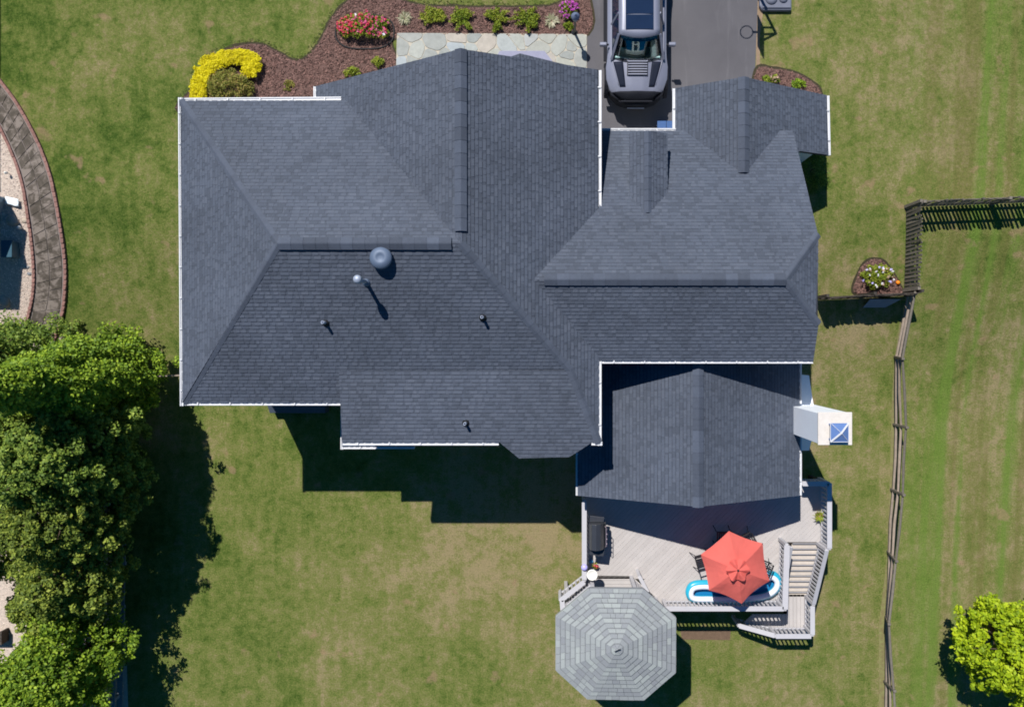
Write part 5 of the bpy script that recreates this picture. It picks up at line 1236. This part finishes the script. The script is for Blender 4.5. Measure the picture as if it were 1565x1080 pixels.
# stations: distance from nose, half width, hood height, lower height
ST = [(0, .42, .84, .52), (.05, .58, .95, .46), (.16, .76, 1.03, .42), (.38, .93, 1.09, .40), (.75, 1.06, 1.15, .40), (1.15, 1.075, 1.2, .40), (1.45, 1.03, 1.235, .42), (1.7, 1.02, 1.24, .42), (3.9, 1.02, 1.25, .42), (4.4, 1.05, 1.26, .42), (5.0, 1.05, 1.26, .42), (5.9, 1.0, 1.24, .5)]
def lerpS(d):
    for a, b in zip(ST, ST[1:]):
        if d <= b[0]: t = (d-a[0])/(b[0]-a[0]); return [a[i]+(b[i]-a[i])*t for i in range(4)]
    return list(ST[-1])
def topz(x, d):
    _, w, h, _l = lerpS(d); u = min(1, abs(x)/w)
    return h+.03-.035*u*u-.13*max(0, u-.72)**1.2/.28**1.2+(.025 if u < .33 and d > .15 else 0)
US = [-1, -.985, -.95, -.86, -.72, -.6, -.5, -.36, -.3, -.15, 0, .15, .3, .36, .5, .6, .72, .86, .95, .985, 1]
mb = MB(); D_ = [0, .05, .1, .16, .26, .38, .55, .75, .95, 1.15, 1.3, 1.45, 1.7, 2.3, 3.1, 3.9, 4.4, 5.0, 5.9]; V = []
for d in D_:
    _, w, h, lo = lerpS(d); ring_ = [(-w*.94, lo), (-w, (lo+h)/2-.1)]+[(u*w, topz(u*w, d)) for u in US]+[(w, (lo+h)/2-.1), (w*.94, lo)]
    V += [(cX+x, yF+d, zg+z) for x, z in ring_]
n = len(US)+4
mb.add(V, [(k*n+i, (k+1)*n+i, (k+1)*n+i+1, k*n+i+1) for k in range(len(D_)-1) for i in range(n-1)]+[tuple(range(n)), tuple(range(len(D_)*n-1, (len(D_)-1)*n-1, -1))]+[(k*n, k*n+n-1, (k+1)*n+n-1, (k+1)*n) for k in range(len(D_)-1)])
body = mb.build('body', M_PAINT, car, smooth=True)
import bmesh as _bm
_b = _bm.new(); _b.from_mesh(body.data); _bm.ops.recalc_face_normals(_b, faces=_b.faces); _b.to_mesh(body.data); _b.free()
def on_hood(quad, off, nu=4, nv=8, name='hood_stripe', m=M_STRIPE, parent=None):
    """quad of (x,d) corners draped over the bonnet, real thin decal panel"""
    (a, b, c, d) = [Vector((p[0], p[1], 0)) for p in quad]; mb = MB(); V = []
    for j in range(nv+1):
        for i in range(nu+1):
            p = a.lerp(b, i/nu).lerp(d.lerp(c, i/nu), j/nv); V.append((cX+p.x, yF+p.y, zg+topz(p.x, p.y)+off))
    mb.add(V, [(j*(nu+1)+i, j*(nu+1)+i+1, (j+1)*(nu+1)+i+1, (j+1)*(nu+1)+i) for j in range(nv) for i in range(nu)]); o = mb.build(name, m, parent or car, smooth=True)
    s = o.modifiers.new('solid', 'SOLIDIFY'); s.thickness = .006; s.offset = 0; return o
for s in (-1, 1):
    on_hood([(s*.40, .44), (s*.60, .44), (s*.84, 1.28), (s*.50, 1.28)][::1], .008)
    on_hood([(s*.635, .5), (s*.655, .5), (s*.90, 1.36), (s*.86, 1.36)], .012, nu=2, name='hood_crease', m=M_PAINT)
on_hood([(-.50, .0), (.50, .0), (.90, .30), (-.90, .30)], .028, nu=12, nv=5, name='grille_cap', m=M_CBLK)
sc_ = on_hood([(-.36, .80), (.36, .80), (.36, 1.3), (-.36, 1.3)], .03, name='hood_scoop', m=mat('scoop_grey', (.07, .07, .078), .6, .1, bs=0, spec=.2))
for k in range(6):
    d = .84+k*.085; MB().bar((cX-.33, yF+d, zg+topz(0, d)+.052), (cX+.33, yF+d, zg+topz(0, d)+.052), .035, .03).build('louver', M_PAINT, sc_)
MB().box(cX-.36, cX+.36, yF+1.27, yF+1.33, zg+1.25, zg+1.30).build('scoop_lip', M_PAINT, car, bevel=.01)
# bumper, grille, lights, flares
mb = MB(); V = []
BX = [(-1.02, .5), (-.9, .24), (-.66, .02), (-.35, -.09), (0, -.12), (.35, -.09), (.66, .02), (.9, .24), (1.02, .5)]
for x, d in BX: V += [(cX+x, yF+d, zg+.42), (cX+x, yF+d, zg+.86), (cX+x*.86, yF+d+.2, zg+.92), (cX+x*.86, yF+d+.2, zg+.42)]
mb.add(V, [(k*4+i, (k+1)*4+i, (k+1)*4+(i+1) % 4, k*4+(i+1) % 4) for k in range(8) for i in range(4)]+[(0, 1, 2, 3), (35, 34, 33, 32)]); mb.build('bumper', M_CBLK, car, smooth=False, bevel=.02)
MB().box(cX-.3, cX+.3, yF-.15, yF-.125, zg+.60, zg+.64).build('bumper_strip', M_GALV, car)
MB().box(cX-.55, cX+.55, yF-.03, yF+.03, zg+.78, zg+.98).build('grille', M_CBLK, car, bevel=.015)
for s in (-1, 1):
    MB().prism([(cX+s*.62, yF+.02, zg+1.0), (cX+s*.9, yF+.2, zg+1.0), (cX+s*.95, yF+.36, zg+1.02), (cX+s*.8, yF+.2, zg+1.02)], .14).build('headlight', M_CBLK, car)
    for d0 in (.88, 4.55):
        mb = MB(); V = []
        for a in np.linspace(0, math.pi, 13):
            for r, x in ((.48, .98), (.48, 1.12), (.60, 1.11), (.62, .98)): V.append((cX+s*x, yF+d0+math.cos(a)*r, zg+.42+math.sin(a)*r*.98))
        mb.add(V, [(k*4+i, (k+1)*4+i, (k+1)*4+(i+1) % 4, k*4+(i+1) % 4) for k in range(12) for i in range(4)]+[(0, 1, 2, 3), (51, 50, 49, 48)]); mb.build('wheel_arch', M_CBLK, car)
        c = Vector((cX+s*.92, yF+d0, zg+.42)); tr = MB().tube([c+Vector((-s*.14, 0, 0)), c+Vector((-s*.1, 0, 0)), c+Vector((s*.1, 0, 0)), c+Vector((s*.14, 0, 0))], [.38, .42, .42, .38], 24).build('wheel', M_RUB, car)
        MB().tube([c+Vector((s*.1, 0, 0)), c+Vector((s*.15, 0, 0))], [.24, .22], 16).build('rim', M_GALV, tr)
    MB().box(cX+s*1.06-.06, cX+s*1.06+.06, yF+1.6, yF+3.9, zg+.36, zg+.42).build('running_board', M_CBLK, car, bevel=.01)
    mr = MB().box(cX+s*1.19-.12, cX+s*1.19+.12, yF+1.78, yF+1.9, zg+1.22, zg+1.4).build('mirror', M_PAINT, car, bevel=.03); MB().bar((cX+s*1.0, yF+1.86, zg+1.25), (cX+s*1.1, yF+1.84, zg+1.28), .05, .05).build('mirror_arm', M_CBLK, mr)
# cabin
bw, tw = .90, .70; d0, d1, d2, d3 = 1.36, 1.98, 3.55, 3.95; zb, zt = zg+1.235, zg+1.86
bl, brr, tl, trr = Vector((cX-bw, yF+d0, zb)), Vector((cX+bw, yF+d0, zb)), Vector((cX-tw, yF+d1, zt)), Vector((cX+tw, yF+d1, zt))
bl2, br2, tl2, tr2 = Vector((cX-bw, yF+d3, zb)), Vector((cX+bw, yF+d3, zb)), Vector((cX-tw, yF+d2, zt)), Vector((cX+tw, yF+d2, zt))
# windscreen curved forwards
mb = MB(); V = []
for j in range(6):
    for i in range(11):
        u = i/10; p = bl.lerp(brr, .045+.91*u).lerp(tl.lerp(trr, .045+.91*u), j/5); p.y -= .16*math.sin(math.pi*u)*(1-.45*j/5); p.z -= .02*math.sin(math.pi*u)*0; V.append(p)
mb.add(V, [(j*11+i, j*11+i+1, (j+1)*11+i+1, (j+1)*11+i) for j in range(5) for i in range(10)]); o = mb.build('windscreen', M_WS, car, smooth=True)
s = o.modifiers.new('solid', 'SOLIDIFY'); s.thickness = .006
for a, b in ((bl, tl), (brr, trr), (bl2, tl2), (br2, tr2)): MB().bar(a, b, .08, .06).build('pillar', M_PAINT, car)
for a, b, f in ((bl, bl2, .46), (brr, br2, .46)):
    t0_ = tl.lerp(tl2, f) if a is bl else trr.lerp(tr2, f); MB().bar(a.lerp(b, f), t0_, .06, .05).build('pillar', M_PAINT, car)
for a, b in ((bl, bl2), (brr, br2)): MB().bar(a, b, .05, .05).build('window_sill', M_PAINT, car)
for (a, b, c, d) in ((bl, bl2, tl2, tl), (br2, brr, trr, tr2), (bl2, br2, tr2, tl2)):
    cc_ = (a+b+c+d)/4; MB().add([cc_+(p-cc_)*.95 for p in (a, b, c, d)], [(0, 1, 2, 3)]).build('side_window', M_TINT, car)
mb = MB(); V = []
for j in range(9):
    for i in range(9):
        u, v = i/8, j/8; p = tl.lerp(trr, u).lerp(tl2.lerp(tr2, u), v); p.y += -.13*math.sin(math.pi*u)*(1-v)**2; p.z += .045*math.sin(math.pi*u)**.6*math.sin(math.pi*(.12+.76*v)); V.append(p)
mb.add(V, [(j*9+i, j*9+i+1, (j+1)*9+i+1, (j+1)*9+i) for j in range(8) for i in range(8)]); o = mb.build('roof_panel', M_PAINT, car, smooth=True)
s = o.modifiers.new('solid', 'SOLIDIFY'); s.thickness = .04; s.offset = -1
for a, b in ((2.13, 2.62), (2.64, 3.4)): MB().box(cX-.47, cX+.47, yF+a, yF+b, zt+.035, zt+.052).build('sunroof_glass', M_TINT, car, bevel=.004)
# interior
MB().box(cX-.8, cX+.8, yF+1.5, yF+3.85, zg+1.25, zg+1.275).build('cabin_floor', M_RUB, car)
MB().box(cX-.78, cX+.78, yF+1.38, yF+1.76, zg+1.2, zg+1.33).build('dashboard', M_SEAT_REFL, car, bevel=.03)
for s in (-.4, .4):
    MB().box(cX+s-.24, cX+s+.24, yF+2.25, yF+2.4, zg+1.1, zg+1.62).build('front_seat', M_SEAT_REFL, car, bevel=.05)
MB().tube([Vector((cX+.4+math.cos(a)*.17, yF+1.9+math.sin(a)*.05, zg+1.25+math.sin(a)*.16)) for a in np.linspace(0, 2*math.pi, 20, endpoint=False)], .014, 6, closed=True).build('steering_wheel', M_CBLK, car)
MB().box(cX-.1, cX+.1, yF+1.66, yF+1.76, zg+1.26, zg+1.275).build('dash_card', M_WHITE, car)
for s in (-.35, .25): MB().bar((cX+s, yF+1.3, zg+1.26), (cX+s-.42, yF+1.43, zg+1.275), .022, .015).build('wiper', M_CBLK, car)
MB().box(cX-.94, cX+.94, yF+4.05, yF+5.8, zg+1.27, zg+1.3).build('bed_cover', M_CBLK, car, bevel=.01)
